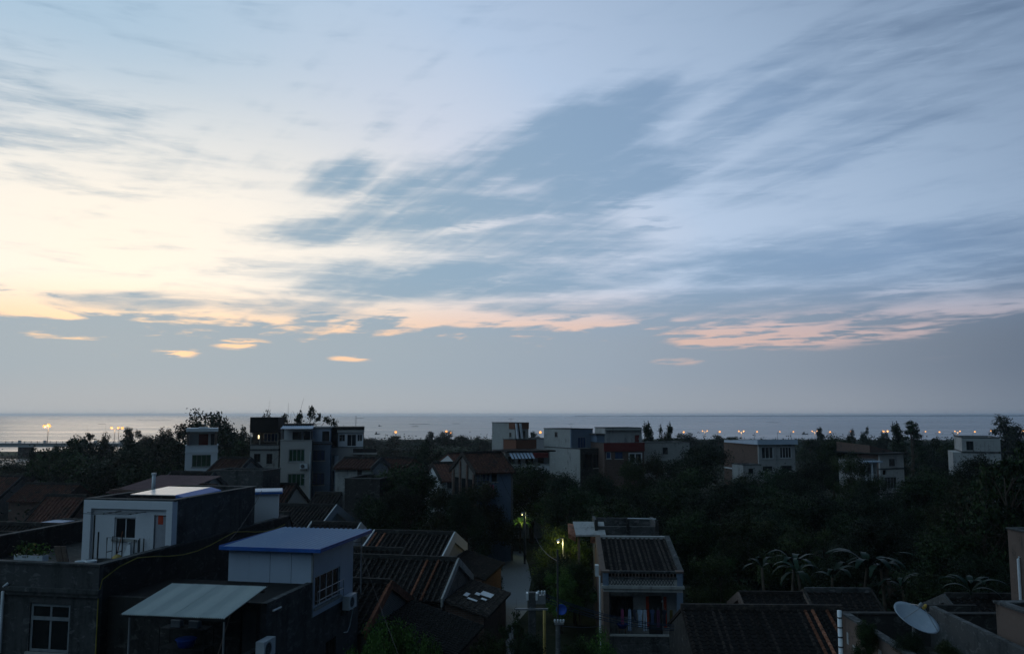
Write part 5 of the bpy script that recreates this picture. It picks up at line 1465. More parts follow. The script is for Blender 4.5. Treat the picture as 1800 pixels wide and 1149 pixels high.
# ================================================================== bridge and shore lamps
BY = 272.0
dz_ = spot(40, 775, BY)
BT = thing('bridge', 'low concrete road bridge with a railing over the inlet at the left', 'bridge', (-200, BY, 0), 0)
bx0, bx1 = 0.0, 78.0
dtop = spot(40, 779.5, BY).z; dbot = spot(40, 785.5, BY).z
MB().box(bx0, 0, dbot, bx1, 8, dtop).build('deck', M['white'], BT)  # pale material on deck and rails: lamplight put into their colour
MB().box(bx0, -.5, dtop, bx1, -.01, dtop + .18).build('kerb', M['white'], BT)
rt = spot(40, 774.5, BY).z
k = MB()
for z_ in (.45, .75): k.box(bx0, -.16, dtop + z_ * (rt - dtop), bx1, -.10, dtop + z_ * (rt - dtop) + .06)
k.build('guard_rail', M['white'], BT)['kind'] = 'stuff'
k = MB()
for i in range(40): k.box(i * 2.0, -.19, dtop + .18, i * 2.0 + .16, -.05, rt - .05)
k.build('railing_posts', M['concrete_light'], BT)['kind'] = 'stuff'
for i in range(10): MB().box(4 + i * 8, -.30, dtop + .18, 4.9 + i * 8, .1, rt + .15).build('parapet_block', M['white'], BT)
for x_ in (18.0, 43.5, 69.0):
    MB().box(x_, .8, -.8, x_ + 1.6, 6.8, dbot).build('pier', M['concrete'], BT)
struct(MB().hexa([(-122, BY - 4, 0), (-40, BY + 70, 0), (-44, BY + 84, 0), (-122, BY + 14, 0), (-122.2, BY, dtop), (-60, BY + 72, .3), (-62, BY + 80, .3), (-122.2, BY + 8, dtop)]).build('embankment', M['soil']))

def street_lamp(px, py, Y, base, heads, label, watts=0, r=.42):
    p = spot(px, py, Y)
    T_ = thing('street_lamp', label, 'street lamp', (p.x, p.y, base), random.uniform(-.3, .3), 'street lamps along the shore road')
    h = p.z - base
    if 'mast' not in LM:
        LM['mast'] = MB().tube([(0, 0, 0), (0, 0, .97)], [.13, .07], 7).mesh('lamp_post', M['metal'])
        LM['arm'] = MB().tube([(0, 0, -.25), (.7, 0, -.05), (1.15, 0, -.02)], .06, 5).mesh('arm', M['metal'])
        LM['globe'] = MB().lathe([(.05, -.40), (.28, -.30), (.42, -.02), (.30, .28), (.06, .40)], n=10).mesh('globe', M['lamp'], True)
        LM['cap'] = MB().lathe([(.12, .36), (.26, .36), (.05, .52)], n=8).mesh('cap', M['metal'])
    m_ = link('post', LM['mast'], T_); m_.scale = (1, 1, h)
    n = heads
    for i in range(n):
        ang = 2 * math.pi * i / n if n > 1 else 0
        a_ = link('arm', LM['arm'], T_, (0, 0, h - .25), ang)
        gx_, gy_ = (1.15 * math.cos(ang), 1.15 * math.sin(ang)) if n < 3 or i else (0, 0)
        gl = link('globe', LM['globe'], T_, (gx_, gy_, h + (0 if n < 3 or i else .35))); gl.scale = (r / .42,) * 3
        pass
        link('cap', LM['cap'], T_, (gx_, gy_, h + (0 if n < 3 or i else .35)))
    if watts:
        l = bpy.data.lights.new('lamp_light', 'POINT'); l.energy = watts; l.color = (1.0, .55, .25); l.shadow_soft_size = .4
        lo = bpy.data.objects.new('lamp_light', l); COL.objects.link(lo); lo.parent = T_; lo.location = (0, -.9, h - .8)
LM = {}
street_lamp(85, 748.5, BY + 1, dtop, 3, 'three-headed street lamp on the bridge at the far left', 420, r=.5)
street_lamp(202, 751.5, BY + 30, 1.5, 2, 'two-headed street lamp behind the left trees, first after the bridge', 300, r=.42)
street_lamp(209, 752, BY + 33, 1.5, 1, 'single street lamp close right of the two-headed one behind the left trees', r=.5)
street_lamp(691, 759, 380, 0, 1, 'lone street lamp on the shore between the towers and the middle trees', r=.55)
street_lamp(780, 758.5, 385, 0, 1, 'street lamp rising from the middle shore tree, brighter of two', r=.6)
street_lamp(788, 760.5, 400, 0, 1, 'dimmer street lamp just right of the one in the middle shore tree', r=.45)
street_lamp(945.5, 759.5, 395, 0, 1, 'street lamp between the slanted-pillar tower and the streaked tower', r=.6)
RL = [(1176, 757, 1, 'street lamp glowing inside the tall tree behind the red parapet'), (1197.5, 759, 1, 'single street lamp just right of the tall tree behind the red parapet'),
      (1239, 757, 2, 'two-headed street lamp with a bright patch of road below it'), (1261, 758.5, 1, 'single lamp right of the bright road patch'),
      (1303, 757.5, 2, 'two-headed street lamp left of the white-fronted house'), (1326, 758.5, 1, 'single lamp directly left of the white-fronted roof'),
      (1366.5, 758.5, 1, 'street lamp above the middle of the white-fronted house roof'), (1390, 758.5, 1, 'street lamp above the right end of the white-fronted house roof'),
      (1432, 757.5, 2, 'two-headed lamp left of the small bushy tree on the shore'), (1455, 759, 1, 'single lamp right of the small bushy shore tree'),
      (1491, 758, 1, 'street lamp half hidden by the twin round shore trees'), (1556.5, 757.5, 2, 'two-headed lamp between the twin round trees and the pine'),
      (1622, 758, 1, 'lamp shining through the right edge of the pine'), (1647, 759, 1, 'single lamp first to the right of the pine'),
      (1683, 757.5, 2, 'two-headed lamp above the left end of the large white house'), (1710, 758.5, 1, 'single lamp above the middle of the large white house'),
      (1738, 757, 1, 'lamp left of the tall dome-shaped tree'), (1777, 757.5, 1, 'lamp on the right flank of the tall dome-shaped tree'), (1795, 756.5, 2, 'two-headed lamp at the right edge of the shore')]
for px, py, n, lab in RL: street_lamp(px, py, 392 + random.uniform(-14, 14), 0, n, lab, 260 if n == 2 else 0, r=random.uniform(.26, .44))

# ================================================================== sea: fish stakes, boats
def stakes(px0, px1, py, label, hh=.9):
    a_ = ground(px0, py, -.8); b_ = ground(px1, py, -.8)
    T_ = thing('fish_fence', label, 'fish fence', (a_.x, a_.y, -.8))
    n = max(5, int((b_.x - a_.x) / 6)); k = MB()
    for i in range(n + 1):
        x_ = (b_.x - a_.x) * i / n; h_ = hh * random.uniform(.5, 1.3)
        MB().box(x_ - .18, -.18, -1, x_ + .18, .18, h_).build('stake', M['wood'], T_) if n <= 12 else k.box(x_ - .2, -.2, -1, x_ + .2, .2, h_)
    if k.f: k.build('stakes', M['wood'], T_)['kind'] = 'stuff'
    MB().box(0, -.05, .1, b_.x - a_.x, .05, .1 + hh * .45).build('net', M['iron'], T_)
for s_ in [(172, 185, 745, 'short fish fence on the water right of the bridge lamp'), (85, 108, 737, 'fish fence far out on the water above the bridge lamp'), (240, 300, 738.5, 'long fish fence on the water above the left trees'),
           (676, 722, 732.2, 'very distant fish fence on the horizon right of the antenna'), (795, 808, 744.5, 'short fish fence on the water above the middle shore tree'), (724, 735, 749.5, 'small fish fence on the water left of the middle shore tree'),
           (1350, 1368, 742.5, 'short fish fence on the water above the white-fronted house'), (1010, 1030, 732.3, 'very distant fish fence on the horizon behind the middle towers'), (720, 755, 749.3 - 4, 'longer fish fence on open water between the towers and the shore trees')]:
    stakes(*s_)
def boat(px, py, label, L_=5.0):
    p = ground(px, py, -.8)
    T_ = thing('fishing_boat', label, 'boat', (p.x, p.y, -.8), random.uniform(-.4, .4))
    k = MB(); sec = [(-.5, .12, .75), (-.3, .42, .5), (.1, .5, .45), (.35, .35, .55), (.5, .04, .9)]
    for x_, w_, z_ in sec: k.v += [(x_ * L_, -w_ * 1.6, z_), (x_ * L_, -w_ * .7, -.2), (x_ * L_, w_ * .7, -.2), (x_ * L_, w_ * 1.6, z_)]
    for i in range(4):
        a = i * 4
        for j in range(3): k.f.append((a + j, a + j + 1, a + j + 5, a + j + 4))
        k.f.append((a + 3, a, a + 4, a + 7))
    k.f += [(0, 3, 2, 1), (16, 17, 18, 19)]
    k.build('hull', M['iron'], T_)
    MB().box(-.32 * L_, -.5, .4, -.05 * L_, .5, 1.7).build('cabin', M['wood'], T_)
boat(663, 763, 'small dark boat on the water beyond the antenna tower', 3.6)
boat(1415, 763, 'small dark boat on the water right of the white-fronted house', 4.5)
boat(668, 749, 'distant tiny boat on the water above the antenna tower', 4.0)

# ================================================================== trees
T = tree
# left wall of trees
T('dark0', 355, 727, 120, 128, 'tall round tree rising above the horizon behind the green-windowed tower')
T('dark1', 306, 748, 110, 122, 'dark tree sloping down left of the green-windowed tower')
T('dark0', 402, 741, 66, 150, 'bushy tree on the horizon between the green-windowed and grey towers')
T('dark1', 436, 752, 46, 160, 'smaller tree touching the left side of the grey tower')
T('broad0', 415, 775, 76, 118, 'dark tree filling the gap right of the green-windowed tower')
T('dark0', 281, 775, 110, 112, 'dense low tree just left of the green-windowed tower')
T('tall0', 228, 752, 26, 205, 'slim tree on the shore right of the two-headed lamp')
T('dark1', 252, 758, 52, 215, 'round shore tree right of the slim tree')
T('dark0', 284, 755, 46, 190, 'shore tree next to the tall round one, lighter behind')
T('sparse0', 165, 762, 46, 140, 'feathery tree in the middle of the left tree wall')
T('sparse1', 190, 763, 52, 132, 'spiky-topped tree below the two-headed lamp')
T('broad1', 137, 769, 56, 130, 'tree crown left of the feathery tree')
T('sparse0', 113, 773, 40, 135, 'thin-topped tree where the bridge runs behind the trees')
T('broad2', 92, 787, 80, 118, 'dark rounded tree under the end of the bridge')
T('dark1', 64, 789, 52, 122, 'small rounded tree under the bridge pier')
T('broad3', 150, 800, 110, 108, 'broad dark tree above the black roof on the left')
T('dark0', 215, 790, 120, 104, 'wide dark tree in the middle of the left tree wall')
T('broad0', 262, 815, 90, 98, 'low dark tree behind the vent pipe')
T('dark1', 105, 822, 90, 112, 'low dark tree right of the grey gabled house')
T('broad1', 300, 822, 60, 92, 'dark bush-like tree left of the small brown tiled roof')
T('broad2', 20, 815, 60, 150, 'low tree at the left edge beyond the grey gable')
# towers
T('bare0', 522, 714, 108, 112, 'half-bare tree with twiggy branches above the cream tower')
T('sparse1', 470, 726, 56, 112, 'thin spray of branches above the grey tower roof')
T('dark1', 592, 739, 56, 118, 'dark flat-topped tree between the cream tower and the antenna')
# far shore band, middle
T('dark0', 655, 770, 60, 300, 'low shore tree right of the white balcony tower')
T('tall0', 692, 766, 34, 290, 'pointed shore tree holding the lone lamp')
T('dark1', 727, 772, 60, 300, 'low shore tree right of the lone lamp')
T('tall1', 756, 759, 20, 260, 'slim shore tree left of the bright middle lamp')
T('dark0', 787, 759, 46, 250, 'rounded shore tree with lamps behind its top')
T('broad1', 812, 766, 44, 262, 'shore tree right of the rounded one with lamps')
T('dark1', 843, 768, 42, 275, 'low shore tree left of the slanted-pillar tower')
T('broad2', 800, 785, 120, 205, 'broad pale-green tree belt behind the brick house')
T('broad3', 690, 785, 100, 215, 'broad hazy tree behind the low red roof')
T('dark0', 742, 779, 58, 130, 'dark round tree behind the low red roof and white house')
T('tall1', 772, 795, 26, 125, 'small pointed tree right of the dark round tree')
T('tall0', 938, 759, 18, 250, 'small shore tree left of the lamp by the slanted-pillar tower')
T('dark1', 948, 768, 30, 240, 'low tree below the lamp by the slanted-pillar tower')
# centre mass
T('near0', 728, 817, 150, 80, 'large round dark tree in the middle of the village')
T('near1', 690, 856, 90, 74, 'lower dark crown at the left foot of the large round tree')
T('near2', 775, 858, 100, 72, 'dark crown at the right foot of the large round tree')
T('near2', 852, 845, 105, 78, 'dark tree in front of the brick house')
T('near0', 935, 816, 140, 93, 'broad tree below the long white yard wall')
T('near1', 1000, 832, 110, 82, 'dark tree in front of the streaked annex')
T('near2', 905, 868, 130, 98, 'dark tree shading the far end of the lane')
T('near0', 985, 868, 130, 88, 'dark tree right of the lane end')
T('near1', 1062, 832, 100, 84, 'tree between the streaked annex and the red-parapet house')
T('near2', 1105, 808, 76, 92, 'tree in front of the red-parapet house window')
T('near0', 1075, 880, 130, 66, 'wide dark tree behind the rear terrace walls')
T('tall0', 1141, 745, 30, 132, 'tall tree beside the roof room of the red-parapet house')
T('sparse1', 1166, 749, 34, 140, 'feathery tree right of the tall one by the roof room')
T('tall1', 1177, 747, 16, 140, 'slender tree with a lamp shining through it')
T('near1', 1218, 782, 130, 104, 'big round tree left of the brick side wall')
T('near2', 1150, 800, 80, 98, 'tree in front of the low grey house')
T('near0', 1175, 850, 130, 80, 'dark tree below the low grey house')
T('near1', 1265, 845, 140, 78, 'dark tree below the big round tree')
T('dark0', 1212, 762, 60, 260, 'flat wide shore tree right of the slender one')
T('dark1', 1262, 765, 50, 280, 'low shore tree beyond the brick side wall')
T('broad1', 1290, 768, 40, 290, 'low shore tree left of the white-fronted roof')
T('near2', 1310, 836, 90, 90, 'tree covering the foot of the white-fronted house')
T('tall1', 1441, 752, 16, 250, 'small bushy tree between two lamps on the shore')
T('broad2', 1425, 772, 44, 200, 'pale hazy tree right of the white-fronted house')
T('near0', 1462, 768, 84, 112, 'tall leafy tree between the white-fronted and brick-sided houses')
T('near1', 1420, 808, 80, 100, 'lower leafy tree right of the white-fronted house')
T('near2', 1495, 800, 84, 96, 'leafy tree before the rough brick side wall')
T('dark0', 1496, 756, 18, 235, 'left one of the twin round shore trees')
T('dark1', 1520, 752, 24, 235, 'right one of the twin round shore trees')
T('dark0', 1550, 760, 26, 240, 'low round shore tree left of the pine')
T('pine0', 1602, 740, 80, 140, 'dark pine with drooping branches above the right shoreline')
T('tall0', 1578, 745, 30, 145, 'thin tree with a bent top at the left side of the pine')
T('dark1', 1632, 772, 70, 150, 'dark tree at the foot of the pine')
T('dark0', 1765, 733, 58, 205, 'tall dome-shaped dark tree at the right end of the shore')
T('broad3', 1672, 778, 60, 160, 'hazy tree left of the large white house')
T('near0', 1625, 826, 140, 84, 'big very dark tree right of the brick-sided house')
T('near1', 1545, 872, 120, 74, 'dark tree below the brick-sided house')
T('near2', 1690, 842, 110, 78, 'dark tree below the large white house')
T('sparse0', 1762, 778, 130, 58, 'tall airy tree with open branches at the right edge')
T('sparse1', 1720, 860, 130, 56, 'loose leafy tree left of the brown tower')
T('near0', 1360, 868, 150, 74, 'wide dark tree in the middle of the right-hand grove')
T('near1', 1450, 868, 140, 76, 'dark tree in the grove right of the wide one')
T('near2', 1300, 905, 150, 64, 'dark tree behind the left banana plants')
T('near0', 1225, 900, 120, 62, 'dark tree right of the veranda house roof')
T('near1', 1560, 912, 150, 62, 'dark tree behind the right banana plants')
T('near2', 1400, 925, 130, 58, 'low dark tree between the banana plants and the grove')
T('near0', 1660, 930, 140, 56, 'dark tree left of the loose leafy tree')
T('near1', 1480, 945, 120, 54, 'low dark crown just above the right banana plants')
T('near2', 1260, 975, 110, 52, 'low dark crown beside the veranda house wall')
T('near1', 1725, 975, 110, 50, 'low leafy crown at the foot of the brown tower')
T('near0', 1640, 1010, 110, 46, 'low dark bush-like tree behind the satellite dish')
T('near2', 1240, 1030, 70, 47, 'dark shrub between the veranda house and the long low roof', 'shrub', 'shrub')
T('near3', 1366, 822, 110, 102, 'leafy tree hiding the lower windows of the white-fronted house')
T('near3', 1330, 855, 120, 86, 'dark crown left of the wide tree in the grove')
T('near1', 1405, 838, 90, 92, 'small crown between the white-fronted house and the leafy trees')
T('near3', 1528, 838, 60, 92, 'crown in front of the pillared porch house')
T('near1', 1590, 858, 90, 88, 'crown hiding the foot of the brick-sided house')
T('near3', 1770, 796, 150, 62, 'big leafy tree covering the large white house from the right')
T('near1', 1704, 800, 90, 82, 'dark crown against the lower wall of the large white house')
T('near3', 1040, 856, 100, 75, 'crown behind the pale sheet roof beside the lane')
T('near1', 1120, 862, 110, 72, 'crown just behind the rear terrace of the veranda house')
T('near3', 1200, 820, 100, 88, 'crown at the foot of the big round tree left of the brick wall')
T('near1', 820, 866, 80, 70, 'low dark crown by the long dark tiled house and its white gable')
T('near3', 668, 872, 80, 68, 'low dark crown above the limewashed gable of the small house')
T('dark1', 330, 768, 60, 116, 'dark crown directly left of the green window tower balcony')
T('dark0', 175, 778, 100, 122, 'thick dark crown beneath the shore lamps on the left')
T('dark1', 240, 772, 90, 118, 'thick dark crown left of the low dense tree by the tower')
T('near3', 1510, 905, 110, 64, 'dark crown between the two groups of banana plants and the grove')
T('near1', 1350, 900, 120, 66, 'dark crown behind the tall banana plant')
# beside the lane
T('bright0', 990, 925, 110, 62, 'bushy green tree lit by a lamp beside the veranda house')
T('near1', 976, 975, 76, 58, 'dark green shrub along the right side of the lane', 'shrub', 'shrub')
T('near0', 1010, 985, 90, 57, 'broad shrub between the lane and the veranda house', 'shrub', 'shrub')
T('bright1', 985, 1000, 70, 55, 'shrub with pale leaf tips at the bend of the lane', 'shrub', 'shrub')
T('near2', 865, 985, 44, 62, 'small shrub on the left side of the lane by the lean-to', 'shrub', 'shrub')
T('near1', 872, 1035, 26, 53, 'small shrub at the corner of the brick lean-to', 'shrub', 'shrub')
T('near0', 846, 1080, 40, 46, 'shrub at the foot of the lane below the brick lean-to', 'shrub', 'shrub')
T('sparse1', 903, 1074, 54, 43, 'little tree standing before the lane near the concrete pole')
T('bright0', 700, 1092, 140, 33, 'large leafy crown in front of the black lean-to roof')
T('bright1', 645, 1108, 90, 31, 'leafy crown under the near air conditioner')
T('bright0', 760, 1122, 70, 31, 'leafy crown right of the large one at the bottom edge')
T('near2', 862, 1115, 90, 36, 'dark shrub at the bottom edge below the lane', 'shrub', 'shrub')
T('near1', 935, 1112, 80, 37, 'dark shrub round the foot of the concrete pole', 'shrub', 'shrub')
T('bright1', 1052, 1112, 84, 36, 'bright leafy shrub below the veranda at the bottom edge', 'shrub', 'shrub')
T('near0', 1010, 1122, 70, 35, 'dark shrub left of the bright one at the bottom edge', 'shrub', 'shrub')
T('near1', 1600, 1108, 60, 25.5, 'creeper bush growing round the mast of the satellite dish', 'shrub', 'shrub', None, 5.6)
T('near0', 1522, 1092, 44, 27, 'small weedy bush inside the walled terrace corner', 'shrub', 'shrub', None, 5.6)
T('near2', 1660, 1128, 70, 25, 'weedy bush at the foot of the partition wall', 'shrub', 'shrub', None, 5.6)

# lit palm-like shrub at the end of the lane
def frond_plant(name, label, cat, loc, n, L_, wid, mat, droop=.9, stem_h=1.2, seed=0, s=1.0, split=False):
    T_ = thing(name, label, cat, loc, 0, None, s)
    rg = random.Random(seed)
    MB().tube([(0, 0, -.1), (.03, 0, stem_h * .5), (0, .02, stem_h)], [.13, .11, .07], 8).build('stem', M['bark'] if split else M['banana'], T_, True)
    for i in range(n):
        a = i * 2.4 + rg.uniform(-.3, .3); up = rg.uniform(.45, 1.25); l = L_ * rg.uniform(.75, 1.15)
        mb = MB(); ns = 9; base = len(mb.v)
        pts = []
        px_, pz_ = .05, stem_h; th = up
        for j in range(ns + 1):
            pts.append((px_, pz_)); px_ += l / ns * math.cos(th); pz_ += l / ns * math.sin(th); th -= droop * 2.0 / ns * (1.0 + .4 * j / ns)
        for j, (r_, z_) in enumerate(pts):
            t_ = j / ns; rag = rg.uniform(.55, 1.0) if split and j % 2 else 1.0; w_ = rag * wid * (math.sin(math.pi * min(1, t_ * .93 + .06)) ** .6) * (.35 if t_ < .12 else 1) * rg.uniform(.82, 1.0)
            for s_, dz2 in ((-1, .16), (0, 0), (1, .16)):
                x_, y_ = r_ * math.cos(a) - s_ * w_ * .5 * math.sin(a), r_ * math.sin(a) + s_ * w_ * .5 * math.cos(a)
                mb.v.append((x_, y_, z_ + dz2 * w_ - (abs(s_) * .08 * t_)))
        for j in range(ns):
            b_ = base + j * 3
            for k_ in (0, 1):
                mb.f.append((b_ + k_, b_ + k_ + 1, b_ + k_ + 4, b_ + k_ + 3))
        me = mb.mesh('leaf', mat, True)
        at = me.attributes.new('tint', 'FLOAT', 'FACE'); tv = rg.uniform(.1, .9)
        for q_ in at.data: q_.value = tv
        link('leaf', me, T_)
    return T_
for i, (px, py, Y, s, lab) in enumerate([(1384, 981, 50, 1.0, 'tall banana plant with upright centre leaves, first from the veranda house'), (1345, 988, 51, .8, 'small banana plant drooping at the left end of the row'),
                                         (1455, 983, 50, .9, 'banana plant with arching leaves above the pale ridge line'), (1505, 986, 51, 1.05, 'banana plant with long arched leaves in the middle of the row'),
                                         (1560, 988, 50, 1.0, 'bushy banana plant near the right end of the row'), (1600, 1000, 49, .75, 'low banana plant at the right end of the row'), (1420, 994, 49, .7, 'small banana plant between the tall one and the arching one')]):
    p = spot(px, py, Y)
    frond_plant('banana_plant', lab, 'banana plant', (p.x, Y, 0), random.randint(6, 10), random.uniform(1.9, 2.6) * s, random.uniform(.38, .52) * s, M['banana'], random.uniform(.65, 1.0), p.z - random.uniform(.1, 1.0), 30 + i, 1.0, True).rotation_euler = (random.uniform(-.12, .12), random.uniform(-.14, .14), random.uniform(0, 6))
p = spot(1706, 1030, 42)
frond_plant('banana_plant', 'banana plant with thin leaves left of the brown tower', 'banana plant', (p.x, 42, 0), 9, 1.7, .3, M['banana'], .7, p.z - .2, 44)
p = spot(914, 914, 86)
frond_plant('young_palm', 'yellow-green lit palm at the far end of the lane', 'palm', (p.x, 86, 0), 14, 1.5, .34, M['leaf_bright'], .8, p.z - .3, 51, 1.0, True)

# undergrowth between the trees, thickets along the shore: masses nobody could count
def thicket(name, n, fx, L_, W_, mat, seed):
    rg = np.random.default_rng(seed); c = fx(rg, n)
    o = link(name, leaf_mesh(name, leaf_arrays(rg, c, rnd_dirs(rg, n) + np.array([0, 0, .6]), L_, W_), rg.uniform(0, 1, n), mat))
    return struct(o, 'stuff')
def under_fx(rg, n):
    k_ = n // 40
    y_ = rg.uniform(50, 135, k_); x_ = (rg.uniform(.09, .66, k_)) * y_
    keep = ~((x_ < 10) & (y_ < 62)); x_, y_ = x_[keep], y_[keep]
    pk_ = rg.integers(0, len(x_), n); sz = rg.uniform(.5, 1.5, len(x_))
    return np.stack([x_[pk_] + rg.normal(size=n) * sz[pk_] * .7, y_[pk_] + rg.normal(size=n) * sz[pk_] * .7, np.abs(rg.normal(size=n)) * sz[pk_] * .7 + .05], 1)
thicket('undergrowth', 42000, under_fx, .45, .22, M['leaf_dark'], 3)
def under_fx2(rg, n):
    k_ = n // 40
    y_ = rg.uniform(95, 250, k_); x_ = rg.uniform(-.62, 0, k_) * y_
    pk_ = rg.integers(0, len(x_), n); sz = rg.uniform(.8, 2.6, len(x_))
    return np.stack([x_[pk_] + rg.normal(size=n) * sz[pk_], y_[pk_] + rg.normal(size=n) * sz[pk_], np.abs(rg.normal(size=n)) * sz[pk_] * .7 + .05], 1)
thicket('undergrowth', 30000, under_fx2, .6, .3, M['leaf_dark'], 4)
def shore_fx(rg, n):
    k_ = n // 45
    y_ = rg.uniform(230, 385, k_); x_ = rg.uniform(-.22, .64, k_) * y_
    pk_ = rg.integers(0, len(x_), n); sz = rg.uniform(.7, 1.9, len(x_))
    return np.stack([x_[pk_] + rg.normal(size=n) * sz[pk_] * 1.6, y_[pk_] + rg.normal(size=n) * sz[pk_] * 1.6, np.abs(rg.normal(size=n)) * sz[pk_] * 1.05 + .1], 1)
thicket('shore_thicket', 60000, shore_fx, .95, .5, M['leaf_dark'], 6)

# ================================================================== lane: poles, wires, van, lamps
def cross_pole(px, pytop, Y, r, mat, label, arms, insul=True, square=False):
    p = spot(px, pytop, Y)
    T_ = thing('utility_pole', label, 'utility pole', (p.x, Y, 0), 0)
    if square: MB().box(-r, -r, 0, r, r, p.z).build('post', M[mat], T_)
    else: MB().tube([(0, 0, 0), (0, 0, p.z)], [r * 1.3, r], 10).build('post', M[mat], T_, True)
    for py_, x0, x1 in arms:
        z_ = spot(px, py_, Y).z
        a0, a1 = (x0 - px) * Y / FPX, (x1 - px) * Y / FPX
        MB().box(a0, -r - .09, z_ - .04, a1, -r - .01, z_ + .04).build('crossarm', M['metal'], T_)
        if insul:
            for t_ in (.04, .35, .65, .96):
                x_ = a0 + (a1 - a0) * t_
                MB().lathe([(.02, 0), (.055, .03), (.03, .06), (.055, .09), (.03, .13)], (x_, -r - .05, z_ + .04), 8).build('insulator', M['whiteplastic'], T_, True)
    return T_, p
cp_, cpp = cross_pole(935, 1040, 40.0, .17, 'concrete', 'thick concrete utility pole beside the lane with a crossarm', [(1068, 906, 962)], False, True)
for x_ in (-.21, .21): MB().box(x_ - .05, -.2, cpp.z - .32, x_ + .05, .2, cpp.z - .02).build('clamp', M['whiteplastic'], cp_)
MB().box(.17, -.15, cpp.z - .5, .62, .1, cpp.z - .12).build('bracket', M['metal'], cp_)
for i, x_ in enumerate((.3, .45, .58)): MB().lathe([(.03, 0), (.06, .05), (.035, .1), (.06, .15), (.03, .2)], (x_, -.05, cpp.z - .12), 8).build('insulator', M['whiteplastic'], cp_, True)
tp, tpp = cross_pole(980, 965, 38.0, .04, 'iron', 'thin dark mast rising above the lamplit bushes by the veranda house', [(1094, 974, 990)], True)
MB().tube([(0, 0, 0), (0, 0, spot(980, 1092, 38).z)], [.13, .10], 9).build('sleeve', M['concrete'], tp, True)
lp_, lpp = cross_pole(922, 898, 80.0, .08, 'concrete', 'slim pole beside the van at the far end of the lane', [(905, 918, 928)], False)
rp_, rpp = cross_pole(1203, 1088, 44.0, .07, 'concrete', 'short wire pole at the right corner of the veranda', [(1130, 1200, 1232)], True)
yp = spot(957, 1070, 41.0)
o = thing('lamplit_tint_post', 'post with painted-on yellow lamplight right of the concrete pole', 'post', (yp.x, 41.0, 0))  # lamplight falling on this post is painted into its yellow
MB().tube([(0, 0, 0), (0, 0, yp.z)], .07, 8).build('post_shaft', M['lit_post_ball'], o, True)
for i in range(6): MB().tube([(0, 0, .4 + i * .7), (0, 0, .44 + i * .7)], .078, 8).build('node', M['lit_post_ball'], o)
o = thing('blue_basin', 'blue plastic basin lid hung beside the thin mast', 'basin', spot(987, 1071, 39.5))
MB().lathe([(.02, 0), (.2, .02), (.24, .08), (.22, .09), (.18, .03)], n=16).build('bowl', M['bluetub'], o, True).rotation_euler = (R(70), 0, 0)
def cable(p0, p1, sag, label, r=.012, mat='wire'):
    p0, p1 = Vector(p0), Vector(p1); pts = []
    for i in range(15):
        t_ = i / 14; q_ = p0.lerp(p1, t_); q_.z -= sag * 4 * t_ * (1 - t_); pts.append(q_)
    tag(MB().tube(pts, r, 5).build('power_cable', M[mat]), label, 'cable', 'power cables over the lane')
for i, (dy, dz2) in enumerate(((0, .0), (.08, -.10), (0, -.22), (.08, -.34))):
    w1_ = ['topmost', 'second', 'third', 'lowest'][i]
    cable((cpp.x + .4, cpp.y + dy, cpp.z + dz2), (rpp.x, rpp.y + dy - 1.0, rpp.z - .05 + dz2 * .8), .35, w1_ + ' cable of the bundle from the concrete pole to the veranda corner', .018)
for i, dz2 in enumerate((0, -.25, -.9)):
    w1_ = ['upper', 'middle', 'lower'][i]
    e_ = spot(1800 + 60, 1125 + i * 16, 34)
    cable((rpp.x, rpp.y - 1.0, rpp.z - .15 + dz2), e_, .5, w1_ + ' cable running right from the veranda corner over the low roof', .018)
cable(spot(938, 935, 78), spot(980, 985, 38.0), .4, 'thin stay wire from the lane end to the thin mast', .014)
cable(spot(980, 1098, 38), spot(1064, 1098, 47), .1, 'cable from the mast crossarm to the veranda pillar', .012)
cable(spot(632, 958, 37), spot(700, 1149, 25), .1, 'thin cable down from the post of the blue-roofed room', .006, 'iron')
def wpt(px, py, Y): return spot(px, py, Y)
for i, (a_, c_, sg, lab) in enumerate([((548, 846, 91), (604, 849, 96), .25, 'cable sagging between the cream tower and the white pillar of the balcony tower'), ((490, 800, 94), (440, 829, 87), .4, 'cable from the grey tower down to the rough grey wall'),
        ((640, 795, 97), (806, 830, 82), 1.2, 'long cable from the balcony tower across to the brick house'), ((878, 830, 81), (922, 902, 80), .6, 'cable from the brick house to the slim pole at the lane end'),
        ((922, 903, 80), (1062, 935, 58), .9, 'cable from the slim pole to the rear terrace of the veranda house'), ((510, 912, 43), (634, 952, 37.5), .35, 'black cable from the terrace house to the post of the blue-roofed room'),
        ((460, 862, 41), (402, 950, 34.5), .2, 'thin black cable hanging from the stair room wall to the blue roof')]):
    cable(wpt(*a_), wpt(*c_), sg, lab, .014, 'iron')
for i, (px, Y, yb, lab) in enumerate([(1005, 116, 755, 'bent television aerial on the roof of the streaked tower'), (898, 122, 744, 'small television aerial on the slanted-pillar tower'), (1348, 114, 776, 'television aerial on the roof of the white-fronted house'), (352, 107, 752, 'short television aerial on the green-windowed tower'), (1570, 106, 799, 'television aerial on the brick-sided house')]):
    p = spot(px, yb, Y); T_ = thing('roof_antenna', lab, 'antenna', (p.x, Y + 1.5, p.z - .25), random.uniform(-.6, .6))
    MB().tube([(0, 0, 0), (.03, 0, 1.15 - .1 * i)], .022, 5).build('mast', M['metal'], T_)
    MB().tube([(-.4, 0, 1.0 - .1 * i), (.45, .05, 1.02 - .1 * i)], .014, 4).build('boom', M['metal'], T_)
    for q_ in (-.3, 0, .3): MB().tube([(q_, -.25, 1.0 - .1 * i), (q_, .25, 1.02 - .1 * i)], .01, 4).build('rod', M['metal'], T_)
